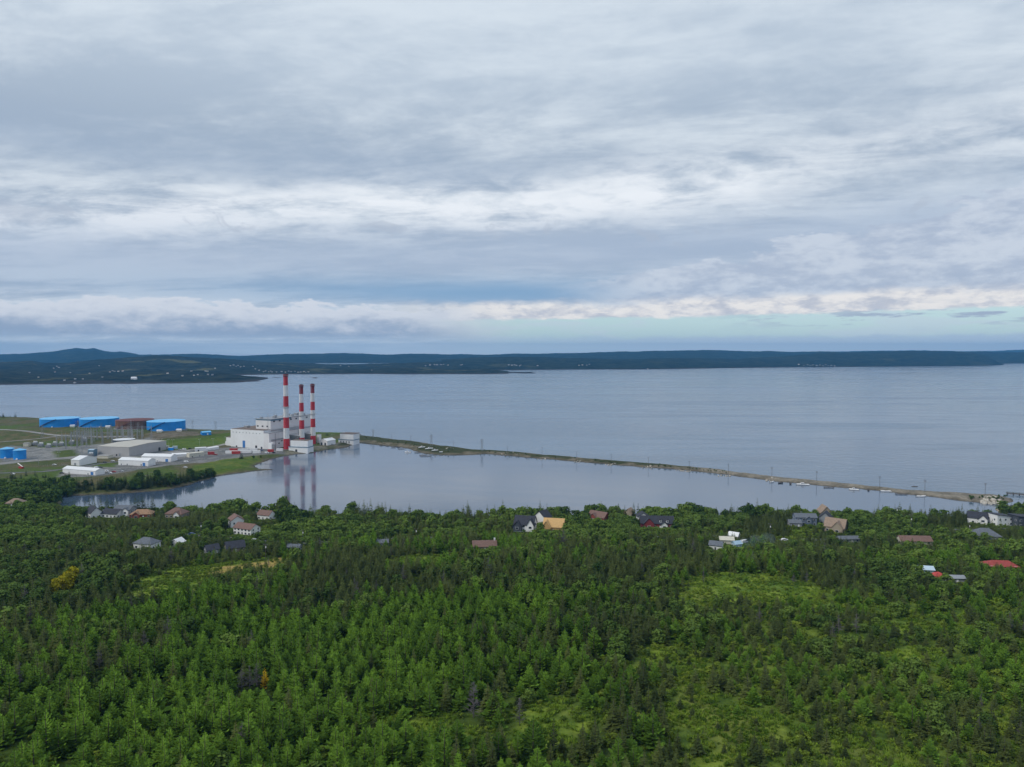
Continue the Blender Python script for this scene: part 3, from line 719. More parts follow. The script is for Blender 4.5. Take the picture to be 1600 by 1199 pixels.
house('pale grey roofed bungalow peeping from trees at middle of the forest edge', 598, 853, 7, 6, 2.4, 1.6, 12, M_greyside, M_roofgrey, win=2, veil=3.3)
house('brown roofed bungalow with a white chimney deep in the forest', 757, 858, 15, 8, 2.6, 2.8, 5, M_tanside, M_roofbrown, win=3, chim=6.5, veil=3.3)
house('modern white house with steep black gables behind a grey fence', 821, 829, 15, 11, 5.6, 5.4, -14, M_white, M_roofslate, win=3, floors=2, cross=[(-4.6, 6.5, 4.6, 3.6, 2.5, M_charside), (5.0, 5, 5.6, 4.2, 1.0, M_white)], skirt=M_fence)
house('small white black roofed house standing behind the timber house frame', 848, 817, 9.5, 12, 4.6, 5.2, 52, M_white, M_roofslate, win=1, door=False)
house('unpainted plywood house under construction beside the white black roofed house', 866, 829, 15, 11, 3.8, 5.2, -12, M_osb, M_osb, win=3, cross=[(-5.0, 6.5, 3.8, 4.4, 2.5, M_osb)], trim=M_osb)
house('red brick house with brown roof beside a patch of lawn', 936, 813, 15, 10, 3.6, 3.6, -38, M_brick, M_roofbrown, win=3, cross=[(-2, 6, 3.4, 2.8, 1.6, M_brick)])
house('tan gabled cottage almost hidden by spruces left of the red house', 983, 808, 8, 7, 4.0, 3.2, 60, M_tanside, M_rooftan, win=1)
house('white gabled garage with charcoal roof at the left end of the red house', 1004, 815, 8, 9, 4.6, 3.0, 88, M_white, M_roofslate, win=1, door=False, trim=M_redside)
house('dark red house with long charcoal roof, white dormers and red front gable', 1026, 824, 25, 10, 4.0, 4.6, -5, M_redside, M_roofslate, win=6, dormers=(2.5, 7.5), cross=[(-6.5, 8, 3.8, 4.2, 1.8, M_redside), (5, 5, 3.0, 2.2, 1.6, M_white)])
house('small white outbuilding with grey roof at the edge of the smoke', 1119, 858, 8, 8, 3.2, 1.8, -24, M_white, M_roofgrey, win=1, door=True)
house('pale cream shed with a flat sloping roof behind the white outbuilding', 1135, 850, 9, 5.5, 3.2, 1.6, -8, M_cream, M_cream, win=0, door=False)
house('little white roofed hut right of the cream shed', 1147, 842, 6.5, 5, 2.6, 2.0, -35, M_cream, M_white, win=1, veil=3.3)
house('light blue metal shed standing in drifting smoke', 1151, 856, 5, 4, 3.0, 1.4, 20, M_paleblue, M_paleblue, win=1)
house('grey garage with long grey roof left of the blue house', 1241, 822, 9, 8, 3.0, 1.8, -6, M_greyside, M_roofgrey, win=2)
house('blue grey two storey house with white arched front window gable', 1257, 820, 16, 9, 6.4, 2.2, -6, M_blueside, M_roofgrey, win=4, floors=2, cross=[(1.5, 4.5, 5.4, 2.0, 1.2, M_blueside)])
house('tan house with tall peaked roof nearest the water behind the blue house', 1288, 811, 11, 9, 6.0, 5.0, 84, M_tanside, M_rooftan, win=2, floors=2, cross=[(-2, 4, 5, 2, 1, M_tanside)])
house('dark gabled house wing squeezed between two tan peaked houses', 1290, 818, 9, 9, 5.0, 4.2, 60, M_greyside, M_roofslate, win=1)
house('large tan house with sweeping tan roof and red porch', 1306, 830, 14, 11, 4.0, 5.4, -38, M_tanside, M_rooftan, win=3, cross=[(2.5, 7.5, 3.8, 4.6, 2, M_tanside)])
house('long low grey roadside building with grey roof', 1324, 847, 14, 6, 2.6, 1.4, 3, M_greyside, M_roofgrey, win=4, veil=3.3)
house('long cream bungalow with brown red roof in the woods', 1428, 850, 20, 8, 2.8, 2.6, -4, M_cream, M_roofbrown, win=4, veil=3.3)
house('grey hipped roof house below the white shore houses', 1538, 842, 17, 12, 3.4, 4.2, -12, M_greyside, M_roofgrey, 'hip', win=3, veil=3.3)
house('white shore house with dark gabled roof and black garage door', 1527, 817, 13, 10, 4.6, 4.0, -30, M_white, M_roofslate, win=2, cross=[(3.2, 6, 4.2, 3.2, 2, M_white)])
house('boxy white two storey house with slanting dark roof on the shore', 1562, 820, 15, 10, 7.0, 2.0, 12, M_white, M_roofslate, 'shed', win=3, floors=2)
house('charcoal modern house with flat roof at the right end of the shore', 1594, 822, 13, 10, 7.4, 1.2, 8, M_charside, M_roofslate, 'shed', win=3, floors=2)
house('bungalow with long red metal roof among the trees', 1562, 888, 17, 8, 2.2, 2.4, -6, M_cream, M_roofred, 'hip', win=4, veil=3.3)
house('small bright red roofed cabin in the forest', 1463, 907, 9.5, 7, 2.2, 2.2, 16, M_cream, M_roofbrt, 'hip', win=2, veil=3.3)
house('pale blue arched hut beside the red roofed cabin', 1444, 898, 8, 6, 3.4, 1.2, -12, M_paleblue, mat('pale_blue_sheet_roof', (.50, .62, .72), .4, .06), win=2, veil=3.3)
house('low grey sheet metal shed between the red cabin and bare earth', 1492, 909, 8, 5, 2.2, 0.9, -4, M_greyside, M_greyside, win=1, veil=3.3)

for a_, b_, r_ in [(740, 1122, 3.2), (812, 1134, 2.8), (390, 1081, 4.0), (414, 1076, 2.0), (101, 926, 6.0), (1559, 946, 3), (1099, 913, 2), (1324, 992, 4), (155, 1050, 2), (225, 1012, 2)]:
    g = gpix(a_, b_); CAPS.append((g.x, g.y, r_, g.z, 1.2))

# ------------------------------------------------------------------ power plant
P0 = Vector((-347, 1010, 0)); zb = 3.6
pl_ = thing('power_plant', 'large white power plant hall with taller boiler house behind the chimneys', 'power plant', (P0.x, P0.y, zb), R(-23.4))
mh = MB().box(-72, -10, 0, 88, -4, 26.5).build('main_hall', M_plant, pl_)
MB().box(-71.5, -10.2, .5, 87.5, 26.5, 26.9).build('roof', M_brownroof, mh)
for xx, ww, hh, m_ in [(-47, 4.6, 10.5, M_bdoor), (-24, 3.2, 4.5, M_dark), (-61, 2.4, 2.6, M_dark), (-14, 2.6, 3.2, M_dark)]:
    MB().box(xx - ww / 2, xx + ww / 2, -.25, .05, -.5, hh).build('door', m_, mh)
ax = MB().box(-9.99, 0, 0, 100, -4, 23.2).build('side_aisle', M_plant2, pl_)
MB().box(-9.95, .4, -.3, 100.3, 23.2, 23.7).build('parapet', M_greyside, ax)
MB().box(0, .25, 8, 10.5, 0, 3.4).build('door', M_dark, ax)
bh = MB().box(-38, -10, 15, 102, 20, 41.2).build('boiler_house', M_plant2, pl_)
MB().box(-38.8, -9.2, 14.2, 102.6, 41.2, 41.8).build('roof', M_greyside, bh)
MB().box(-38.2, -9.7, 14.8, 15.0, 39.6, 41.2).build('fascia', M_teal, bh)
MB().box(-9.98, -9.6, 15, 58, 39.0, 41.2).build('fascia', M_teal, bh)
for k in range(7):
    MB().box(-9.98, -9.3, 20 + k * 12, 23 + k * 12, 37.2, 38.9).build('louvre', M_dark, bh)
for x, y, a, hh in [(-32, 20, 1.6, 1.8), (-20, 34, 2.2, 2.8), (-28, 45, 1.5, 3.2), (-15, 52, 2.4, 2.2), (-24, 60, 1.8, 4.4), (-16, 68, 1.4, 2.8), (-30, 74, 2.0, 2.4), (-20, 82, 2.6, 3.4), (-14, 92, 1.5, 2.6), (-26, 96, 1.8, 3.0)]:
    MB().box(x - a, x + a, y - a, y + a, 42.0, 42.0 + hh).build('roof_vent', M_steel, bh)
MB().tube((-12.5, 12, 26.5), (-12.5, 12, 50), .35, .2, 6).build('mast', M_steel, pl_)
m = MB().box(-84, -72, 3, 24, -4, 13.5).build('annex', M_plant, pl_); MB().box(-84.3, -72, 2.7, 24.3, 13.5, 13.9).build('roof', M_brownroof, m)
MB().box(-89, -84.3, 6, 18, -4, 6.5).build('annex', M_white, pl_)
MB().box(2, 8, -4, 2.5, -3, 10).build('stair_tower', M_plant, pl_)
for k, (y, z) in enumerate([(20, 6), (26, 9), (33, 5), (58, 7), (64, 11), (88, 8)]):
    MB().box(0, .3, y - 1.2, y + 1.2, z, z + 1.6).build('window', M_dark, ax)
for z in (12.5, 13.6): MB().tube((1.0, 4, z), (1.0, 96, z), .35, n=6).build('pipe', M_steel, pl_)
for y in (12, 36, 62, 92): MB().tube((.9, y, -2), (.9, y, 22), .28, n=6).build('pipe', M_steel, pl_)
for k in range(9): MB().box(-68 + k * 6.3, -66.5 + k * 6.3, -.12, .05, 21.5, 22.7).build('louvre', M_greyside, mh)
for k in range(3): MB().box(-36 + k * 9, -33 + k * 9, 14.85, 15.05, 30, 32).build('louvre', M_dark, bh)
MB().box(-66, -60, 20, 26, 26.9, 29.5).build('roof_vent', M_steel, mh); MB().box(-54, -49, 40, 46, 26.9, 30).build('roof_vent', M_steel, mh)
MB().box(8.2, 11, -2, 1.5, -3, 8).build('stair_tower', M_steel, pl_)
for cy in (48, 76):
    m = MB(); V = [(0.3, cy - 7, 17), (17, cy - 5, 15.5), (17, cy + 5, 15.5), (.3, cy + 7, 17), (3, cy - 3, 8), (13, cy - 3, 8), (13, cy + 3, 8), (3, cy + 3, 8)]
    m.raw(V, [(0, 1, 2, 3), (7, 6, 5, 4), (4, 5, 1, 0), (5, 6, 2, 1), (6, 7, 3, 2), (7, 4, 0, 3)]); m.build('flue_duct', M_steel, pl_)
    MB().box(3, 13, cy - 3, cy + 3, -3, 7.9).build('fan_house', M_concrete, pl_)
def chimney(x, y, z0, z1, r0, r1, nb, label, plat):
    t = thing('chimney_stack', label, 'chimney', (x, y, z0), 0, 'banded chimneys of the power plant')
    h = z1 - z0; prof, mi = [], []
    for k in range(nb + 1):
        f = k / nb; prof.append((r0 + (r1 - r0) * f, h * f - (2 if k == 0 else 0)))
        if k < nb: mi.append((1 if k == nb - 1 and h < 95 else 0) if k % 2 == 0 else 2)
    MB().lathe(prof, 28, mis=mi + [0]).build('shaft', [M_red, M_dred, M_swhite], t, False)
    MB().lathe([(r1 + .35, h - 3.2), (r1 + .55, h + .5), (r1 - .6, h + .5)], 28).build('cap', M_dred, t)
    MB().lathe([(r1 - .62, h + .3), (r1 - .62, h + 1.3), (r1 - .9, h + 1.3)], 20).build('flue', M_dark, t)
    for f in plat:
        rr = r0 + (r1 - r0) * f
        p_ = MB().lathe([(rr + .02, h * f), (rr + 1.3, h * f), (rr + 1.3, h * f + .3), (rr + .02, h * f + .3)], 24).build('platform', M_steel, t)
        rl = MB()
        for k in range(24):
            a, b = 2 * math.pi * k / 24, 2 * math.pi * (k + 1) / 24; q = rr + 1.25
            rl.tube((q * math.cos(a), q * math.sin(a), h * f + .3), (q * math.cos(a), q * math.sin(a), h * f + 1.4), .06, n=4)
            rl.tube((q * math.cos(a), q * math.sin(a), h * f + 1.4), (q * math.cos(b), q * math.sin(b), h * f + 1.4), .06, n=4)
        rl.build('railing', M_steel, p_)
    la = MB(); a = R(-100)
    for s_ in (-.3, .3):
        la.tube((math.cos(a) * (r0 + .25) + s_, math.sin(a) * (r0 + .25), 0), (math.cos(a) * (r1 + .25) + s_, math.sin(a) * (r1 + .25), h - 2), .07, n=4)
    for k in range(int(h / 2)):
        f = k * 2 / h; q = r0 + (r1 - r0) * f + .25
        la.tube((math.cos(a) * q - .3, math.sin(a) * q, k * 2), (math.cos(a) * q + .3, math.sin(a) * q, k * 2), .05, n=4)
    la.build('ladder', M_steel, t)
chimney(-324, 1016, 3.4, 110.5, 4.3, 3.0, 7, 'tallest red and white banded chimney, in front of the white hall', [.56, .985])
chimney(-311, 1047, 3.4, 94, 3.9, 2.7, 7, 'shorter banded chimney rising between the tallest one and the third', [.50, .985])
chimney(-301.5, 1072, 3.4, 93.8, 3.9, 2.7, 7, 'shorter banded chimney farthest from the tall one, by the open water', [.50, .985])

g = gpix(467, 706.5)
t = thing('pump_house', 'white two tiered pump house at the foot of the chimneys by the water', 'building', g, R(-14))
m = MB().box(-15.5, 14.5, -1, 15, -3, 6.6).build('lower_tier', M_plant, t)
MB().box(-15.9, 14.9, -1.4, 15.4, 6.6, 7.5).build('trim_band', M_teal, m)
MB().box(-5, -2, -1.2, -.9, 0, 3.6).build('door', M_dark, m)
m = MB().box(-13, 14.2, -.2, 14, 7.5, 16).build('upper_tier', M_white, t); MB().box(-12.6, 13.8, .2, 13.6, 16, 16.3).build('roof', M_brownroof, m)
g = gpix(541, 693)
t = thing('pump_house', 'white two tiered waterside building right of the power plant with brown roof', 'building', g, R(-20))
m = MB().box(-14, 13, 0, 17, -3, 5).build('lower_tier', M_white, t)
MB().box(-15, 13.6, -.6, 17.5, 5, 6).build('trim_band', M_teal, m)
for k in range(4): MB().box(-11 + k * 5, -8.5 + k * 5, -.2, .1, 0, 3.4).build('door', M_greyside, m)
m = MB().box(-11, 13.2, -.3, 17, 6, 14.5).build('upper_tier', M_white, t); MB().box(-11.4, 13.6, -.7, 17.4, 14.5, 15).build('roof', M_brownroof, m)
g = gpix(512, 695)
t = thing('workshop', 'grey white gabled workshop between the chimneys and the waterside building', 'building', g, R(62))
gable_shell(18, 15, 7, 2.6).build('wall', M_plant2, t); gable_roof(18, 15, 7, 2.6, .4).build('roof', M_white, t)
for k in range(2): MB().box(-9.3, -9.0, -5 + k * 7, -2 + k * 7, 0, 4).build('door', M_charside, t)
g = gpix(498, 692)
t = thing('lift_tower', 'narrow white tower block next to the grey white workshop', 'building', g, R(-20))
MB().box(-2.2, 2.2, -2, 4, -3, 12.5).build('wall', M_white, t); MB().box(-2.4, 2.4, -2.2, 4.2, 12.5, 12.9).build('roof', M_greyside, t)

# ------------------------------------------------------------------ oil tanks
def tank(px0, px1, pyb, hpx, label, shell, roof, cone, name='oil_tank', stair=True, dots=()):
    cxp = (px0 + px1) / 2; g = gpix(cxp, pyb); r0 = (px1 - px0) / 2 * g.y / F
    cy = g.y + r0; r = (px1 - px0) / 2 * cy / F * .96; cxw = (cxp - 800) / F * cy
    hh = hpx * g.y / F * .93
    t = thing(name, label, 'tank', (cxw, cy, g.z))
    sh = MB().lathe([(r, -4), (r, hh)], 56).build('shell', shell, t, False)
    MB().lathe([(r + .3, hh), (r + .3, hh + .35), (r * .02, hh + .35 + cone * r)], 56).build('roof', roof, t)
    MB().lathe([(r + 2.5, -3.8), (r + 2.5, .25)], 40).build('base_pad', M_gravelroad, t)
    if stair:
        m = MB(); a0, a1 = R(-128), R(-128 + 60 * (30 / max(r, 12)) ** .5)
        for k in range(26):
            f0, f1 = k / 26, (k + 1) / 26; A, B = a0 + (a1 - a0) * f0, a0 + (a1 - a0) * f1
            p = [((r + .05) * math.cos(A), (r + .05) * math.sin(A)), ((r + 1.3) * math.cos(A), (r + 1.3) * math.sin(A)), ((r + 1.3) * math.cos(B), (r + 1.3) * math.sin(B)), ((r + .05) * math.cos(B), (r + .05) * math.sin(B))]
            m.prism(p, hh * f1 - .4, hh * f1 + .7)
        m.build('stair', mat('stair_dark_blue', (0.02, 0.06, 0.20), 0.6) if shell is not M_rust else M_rustroof, t)
    for a_ in dots:
        A = R(a_); m = MB().lathe([(1.0, 0), (1.0, 1.6), (.4, 2.0)], 10, (r + .7) * math.cos(A), (r + .7) * math.sin(A)); m.build('manway', M_white, t)
    return t
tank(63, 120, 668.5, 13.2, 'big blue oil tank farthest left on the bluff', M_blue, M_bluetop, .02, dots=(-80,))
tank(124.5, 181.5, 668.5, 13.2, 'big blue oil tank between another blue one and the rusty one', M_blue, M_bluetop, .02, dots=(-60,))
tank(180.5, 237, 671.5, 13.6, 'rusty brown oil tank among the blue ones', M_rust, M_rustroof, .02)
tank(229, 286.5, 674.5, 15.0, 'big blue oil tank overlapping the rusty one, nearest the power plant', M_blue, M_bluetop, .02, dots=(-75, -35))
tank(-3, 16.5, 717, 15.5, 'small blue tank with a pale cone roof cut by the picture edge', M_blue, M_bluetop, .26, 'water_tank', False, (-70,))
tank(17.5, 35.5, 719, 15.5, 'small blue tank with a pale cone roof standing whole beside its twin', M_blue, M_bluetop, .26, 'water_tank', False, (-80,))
tank(175, 207, 694.5, 6.2, 'low dark blue round tank with pale domed roof behind the beige warehouse', M_charside, M_hull, .10, 'round_tank', False)
for px_, py_, dd in [(113.5, 667.5, 'white pump hut in front of the farthest left blue tank'), (169, 669, 'white pump hut below the blue tank beside the rusty one'), (249, 675.5, 'round white hut in front of the nearest blue tank'), (280, 674, 'white pump hut at right foot of the nearest blue tank')]:
    g = gpix(px_, py_); t = thing('pump_hut', dd, 'hut', g, R(15))
    gable_shell(7, 5, 2.6, 1.2).build('wall', M_white, t); gable_roof(7, 5, 2.6, 1.2, .3, .2).build('roof', M_hull, t)

# ------------------------------------------------------------------ sheds and yard buildings
def shed(label, pxl, pyl, pxr, pyr, D, h, rh, wall, roof, doors=(), name='storage_shed', cat='shed'):
    A, B = gpix(pxl, pyl), gpix(pxr, pyr); d = B - A; d.z = 0; L = d.length; a = math.atan2(d.y, d.x)
    nrm = Vector((-d.y, d.x, 0)).normalized(); c_ = (A + B) / 2 + nrm * D / 2; c_.z = float(gz(c_.x, c_.y))
    t = thing(name, label, cat, c_, a)
    gable_shell(L, D, h, rh, -3).build('wall', wall, t); gable_roof(L, D, h, rh, .3, .25).build('roof', roof, t)
    for (x, ww, hh, m_, face) in doors:
        if face == 'f': MB().box(x * L - ww / 2, x * L + ww / 2, -D / 2 - .12, -D / 2 + .02, 0, hh).build('door', m_, t)
        elif face == 'r': MB().box(L / 2 - .02, L / 2 + .12, x * D - ww / 2, x * D + ww / 2, 0, hh).build('door', m_, t)
    return t
shed('large beige flat roofed warehouse in the middle of the yard', 153, 711, 202, 713.5, 70, 12.0, 1.2, M_ware, M_wareroof, [(.1, 2, 2.5, M_dark, 'f'), (.2, 3, 3.5, M_greyside, 'f'), (.3, 4, 4.5, M_dark, 'r')], 'warehouse', 'warehouse')
shed('long white shed with blue door nearest the inlet trees', 98, 739.5, 149, 743, 12, 5.2, 2.2, M_white, M_hull, [(.40, 4, 4, M_bdoor, 'f'), (.28, 1.6, 2.4, M_greyside, 'f')])
shed('white shed with blue door in front of the beige warehouse', 185, 727, 231.5, 729, 13, 6.2, 2.4, M_white, M_hull, [(.36, 3.5, 4, M_bdoor, 'f'), (.27, 1.6, 2.4, M_greyside, 'f'), (-.4, 1.5, 2, M_greyside, 'f'), (-.2, 1.5, 2, M_greyside, 'f')])
shed('white shed with blue door right of the beige warehouse', 221, 720.5, 267, 722, 14, 6.2, 2.6, M_white, M_hull, [(.36, 3.5, 3.5, M_bdoor, 'f')])
shed('white arched tent shed turned away behind the nearest long shed', 111, 727, 124, 728.5, 26, 6.5, 3.4, M_hull, M_hull, [(.0, 3, 3, M_greyside, 'f')], 'tent_shed')
shed('low white tent beside the right hand white shed', 268, 714.5, 294, 713.5, 9, 3.0, 1.5, M_hull, M_hull, [], 'tent_shed')
shed('cream flat office trailer beyond the low white tent', 296, 715.5, 319, 713, 9, 5.0, .4, M_cream, M_cream, [(.2, 1.2, 2.2, M_greyside, 'f'), (-.3, 1.4, 1.2, M_glass, 'f')], 'office_trailer', 'trailer')
shed('white office block at the roadside in front of the power plant', 305, 706, 322, 705, 9, 4.6, .5, M_white, M_hull, [(-.2, 1.8, 2.2, M_dark, 'f')], 'office_trailer', 'trailer')
shed('lower white lean-to joined on to the roadside office block', 322.5, 705, 342, 702, 8, 3.0, 1.0, M_white, M_hull, [], 'office_trailer', 'trailer')
shed('small sky blue metal hut on the grass left of the power plant', 316, 680.5, 330, 680, 9, 4.0, 1.6, M_blue, M_bluetop, [(.1, 2, 2.6, M_white, 'f')], 'metal_hut', 'hut')
shed('blue grey process shed left of the beige warehouse', 137.5, 713, 146, 713.5, 9, 8, .8, M_teal, M_paleblue, [(.0, 2, 5, M_dark, 'f')], 'process_shed')
shed('cream concrete plinth building below the beige warehouse', 152, 716.5, 169, 717, 10, 3.2, .4, M_cream, M_concrete, [], 'low_building', 'building')
shed('pale switch building at the left of the switchyard', 36, 698, 44, 698, 9, 4, .5, M_cream, M_concrete, [], 'switch_building', 'building')
# containers and trailers
def container(label, px, py, L, wd, h, rot, m_, group=None, name='container'):
    g = gpix(px, py); t = thing(name, label, 'container', g, R(rot), group)
    b = MB().box(-L / 2, L / 2, -wd / 2, wd / 2, .15, h).build('body', m_, t)
    MB().box(-L / 2 - .05, L / 2 + .05, -wd / 2 - .05, wd / 2 + .05, h, h + .12).build('roof', M_hull if m_ is not M_redpaint else M_redpaint, t)
    MB().box(-L / 2 - .04, -L / 2 + .02, -wd / 2 + .15, wd / 2 - .15, .3, h - .15).build('door', M_greyside, t)
    MB().box(-L / 2 + .3, L / 2 - .3, -wd / 2 + .2, wd / 2 - .2, -.6, .15).build('skid', M_dark, t)
cl = ['leftmost cream container of the row under the overhead line', 'second cream container of the row under the overhead line', 'third cream container of the row under the overhead line', 'fourth cream container, next to the blue one']
for k in range(4): container(cl[k], 241 + k * 6.6, 701.5, 5.6, 3, 4.0, 4, M_cream, 'containers in a row by the grass')
container('deep blue container in front of the row of cream containers', 267, 704, 6.5, 3.5, 4.0, 4, M_blue, 'containers in a row by the grass')
container('sky blue container at the right end of the cream row', 273.5, 702, 6.5, 3.2, 4.2, 4, M_paleblue, 'containers in a row by the grass')
for px_, py_, L, rot, m_, lb in [(366, 705, 12, -6, M_redpaint, 'long red container in front of the plant hall'), (369, 709.5, 11, 3, M_redpaint, 'red container at the grass edge by the plant'), (330, 710.5, 8, 10, M_redpaint, 'dull red container beside the yard road'),
                                  (423, 706.5, 8, 0, M_redpaint, 'short red container near the tallest chimney'), (362, 709, 16, 2, M_hull, 'long white trailer lowest in the row before the plant'), (384, 708, 16, 2, M_hull, 'long white trailer right of the lowest one'),
                                  (380, 705.5, 14, 12, M_hull, 'white trailer behind the two long ones'), (394, 705, 14, 5, M_hull, 'white trailer nearest the plant wall'), (401, 708.5, 10, 5, M_hull, 'short white trailer at right end of the trailer row'), (437, 705, 9, 0, M_hull, 'white trailer beside the tallest chimney foot')]:
    container(lb, px_, py_, L, 3.2, 3.6, rot, m_, 'containers and trailers before the plant')

# ------------------------------------------------------------------ switchyard
def gantry():
    t = thing('gantry', '', 'gantry', (0, 0, 0), 0, 'steel gantries of the switchyard')
    for s_ in (-7, 7):
        m = MB()
        for a in (-.9, .9):
            for b in (-.9, .9): m.tube((s_ + a, b, -2), (s_ + a * .3, b * .3, 17), .16, .12, 4)
        for k in range(8):
            z = k * 2; f = 1 - k / 8 * .65; g_ = 1 - (k + 1) / 8 * .65
            m.tube((s_ - .9 * f, -.9 * f, z), (s_ + .9 * g_, -.9 * g_, z + 2), .08, n=4); m.tube((s_ + .9 * f, .9 * f, z), (s_ - .9 * g_, .9 * g_, z + 2), .08, n=4)
        m.tube((s_, 0, 17), (s_, 0, 22), .1, .05, 4)
        m.build('column', M_steel, t)
    m = MB()
    for z in (14.6, 16): m.tube((-7, 0, z), (7, 0, z), .14, n=4)
    for k in range(7): m.tube((-7 + k * 2, 0, 14.6 if k % 2 else 16), (-5 + k * 2, 0, 16 if k % 2 else 14.6), .08, n=4)
    m.build('beam', M_steel, t)
    for x in (-4, 0, 4): MB().tube((x, 0, 14.5), (x, 0, 12), .16, .1, 5).build('insulator', M_greyside, t)
    return t
gproto = gantry(); first = True
gl = []
for r_, (py_, xs) in enumerate([(700, (96, 112, 128)), (693, (120, 136, 152, 168)), (687, (128, 145, 160, 176, 192, 208)), (683, (150, 166, 182, 198, 214, 230)), (690, (124, 140, 184, 200, 214)), (696.5, (104, 120, 136))]):
    for k, px_ in enumerate(xs): gl.append((px_, py_, ['nearest', 'second', 'fourth', 'farthest', 'third', 'front left'][r_], ['first', 'second', 'third', 'fourth', 'fifth', 'sixth'][k]))
for i, (a, b, rn, kn) in enumerate(gl):
    o = gproto if i == 0 else copy_tree(gproto)
    o.location = gpix(a, b); o.rotation_euler.z = R(10 if i % 2 else -6)
    o['label'] = f'grey lattice gantry, {kn} from the left in the {rn} switchyard row'
def transformer():
    t = thing('transformer', '', 'transformer', (0, 0, 0), 0, 'transformers of the switchyard')
    MB().box(-3, 3, -2, 2, -.5, 4).build('tank', M_greyside, t)
    m = MB()
    for k in range(6): m.box(-2.6 + k * 1.0, -2.0 + k * 1.0, -3, -2.01, .5, 3.6)
    m.build('radiator', M_steel, t)
    for x in (-2, 0, 2): MB().tube((x, 0, 4), (x, -.3, 6.6), .3, .12, 6).build('bushing', M_hull, t)
    MB().tube((-2.4, 1.2, 5), (2.4, 1.2, 5), .6, n=8).build('conservator', M_hull, t)
    return t
tp = transformer()
for i, (a, b, lb) in enumerate([(55, 696, 'grey transformer nearest the small blue tanks'), (64, 698, 'grey transformer second along from the small blue tanks'), (76, 700, 'grey transformer in the middle of the yard front row'), (86, 696.5, 'grey transformer with white drum beside the switchyard centre'), (96, 697, 'grey transformer below the tall pylon'), (112, 694.5, 'grey transformer under the nearest gantry row'), (142, 714, 'grey transformer beside the beige warehouse'), (132, 690, 'grey transformer deep among the gantries')]):
    o = tp if i == 0 else copy_tree(tp)
    o.location = gpix(a, b); o['label'] = lb
def pylon(label, px, py, hpx, group='lattice pylons of the plant'):
    g = gpix(px, py); h = hpx * g.y / F
    t = thing('lattice_pylon', label, 'pylon', g, R(20), group)
    m = MB(); b0, b1 = h * .10, h * .015
    for a in (-1, 1):
        for b in (-1, 1): m.tube((a * b0, b * b0, -2), (a * b1, b * b1, h), .16, .1, 4)
    n = 9
    for k in range(n):
        f, f2 = k / n, (k + 1) / n; w0, w1 = b0 + (b1 - b0) * f, b0 + (b1 - b0) * f2
        for s_ in (-1, 1):
            m.tube((-w0, s_ * w0, h * f), (w1, s_ * w1, h * f2), .08, n=4); m.tube((s_ * w0, w0, h * f), (s_ * w1, -w1, h * f2), .08, n=4)
    m.build('tower', M_steel, t)
    for f in (.72, .84, .95):
        MB().tube((-h * .14, 0, h * f), (h * .14, 0, h * f), .14, .1, 4).build('crossarm', M_steel, t)
        for x in (-1, 1): MB().tube((x * h * .13, 0, h * f), (x * h * .13, 0, h * f - 1.6), .14, n=5).build('insulator', M_greyside, t)
pylon('tall lattice pylon in front of the left blue tank', 66, 684, 20)
pylon('tallest lattice pylon left of the switchyard gantries', 124, 710, 42)
pylon('lattice pylon between the two left blue tanks', 122, 683, 26)
pylon('lattice pylon before the rusty tank', 205, 684, 28)
pylon('lattice pylon right of the rusty tank', 216, 682, 22)
pylon('small lattice pylon on the skyline right of the blue tanks', 301, 670, 13)
pylon('lattice pylon on the skyline nearest the plant', 337, 672, 14)
pylon('faint lattice pylon at the left of the tank bluff skyline', 73, 652, 10)
pylon('slim lattice pylon on the spit just past the plant buildings', 583, 684, 13)
pylon('lattice pylon on the spit behind the beached boats', 674, 697, 18)
pylon('lattice pylon on the spit where it narrows', 753, 705, 19)

# pipe rack and switchyard fence, lamp posts of the yard
def lamp_post(label, px, py):
    g = gpix(px, py); t = thing('lamp_post', label, 'lamp post', g, R(random.uniform(0, 180)), 'lamp posts of the plant yard')
    MB().tube((0, 0, -1), (0, 0, 11), .16, .10, 6).build('post', M_steel, t)
    MB().box(-1.5, 1.5, -.15, .15, 10.9, 11.1).build('arm', M_steel, t)
    for x in (-1.6, 1.6): MB().box(x - .45, x + .45, -.25, .25, 10.7, 10.9).build('lamp_head', M_hull, t)
for lb, a_, b_ in [('lamp post on the grass left of the power plant', 312, 698), ('lamp post beside the road to the plant, middle one', 333, 697), ('lamp post nearest the plant annex', 352, 694), ('lamp post at left end of the cream containers', 243, 698), ('lamp post behind the second cream container', 253, 698), ('lamp post behind the deep blue container', 263, 698.5), ('lamp post past the sky blue container', 270, 699), ('lamp post by the nearest long shed', 60, 727), ('lamp post by the pale road under the small tanks', 92, 720), ('lamp post at the foot of the tallest chimney', 436, 708), ('lamp post behind the workshop', 520, 690)]:
    lamp_post(lb, a_, b_)
def yard_fence(label, pts):
    P = [gpix(*q) for q in pts]; o_ = P[0]; t = thing('chain_link_fence', label, 'fence', o_)
    m = MB(); net = MB()
    for a_, b_ in zip(P[:-1], P[1:]):
        n = max(1, int((b_ - a_).length / 4))
        for k in range(n):
            p = a_.lerp(b_, k / n); q = a_.lerp(b_, (k + 1) / n); p.z = float(gz(p.x, p.y)); q.z = float(gz(q.x, q.y)); p -= o_; q -= o_
            m.tube(p - Vector((0, 0, .5)), p + Vector((0, 0, 2.4)), .07, n=5)
            for z in (.15, .8, 1.5, 2.2): net.tube(p + Vector((0, 0, z)), q + Vector((0, 0, z)), .03, n=3)
    m.build('post', M_steel, t)['kind'] = 'stuff'; net.build('wire_mesh', M_steel, t)
yard_fence('long chain link fence between the yard and the inlet bank', [(60, 730), (96, 727), (108, 730)])
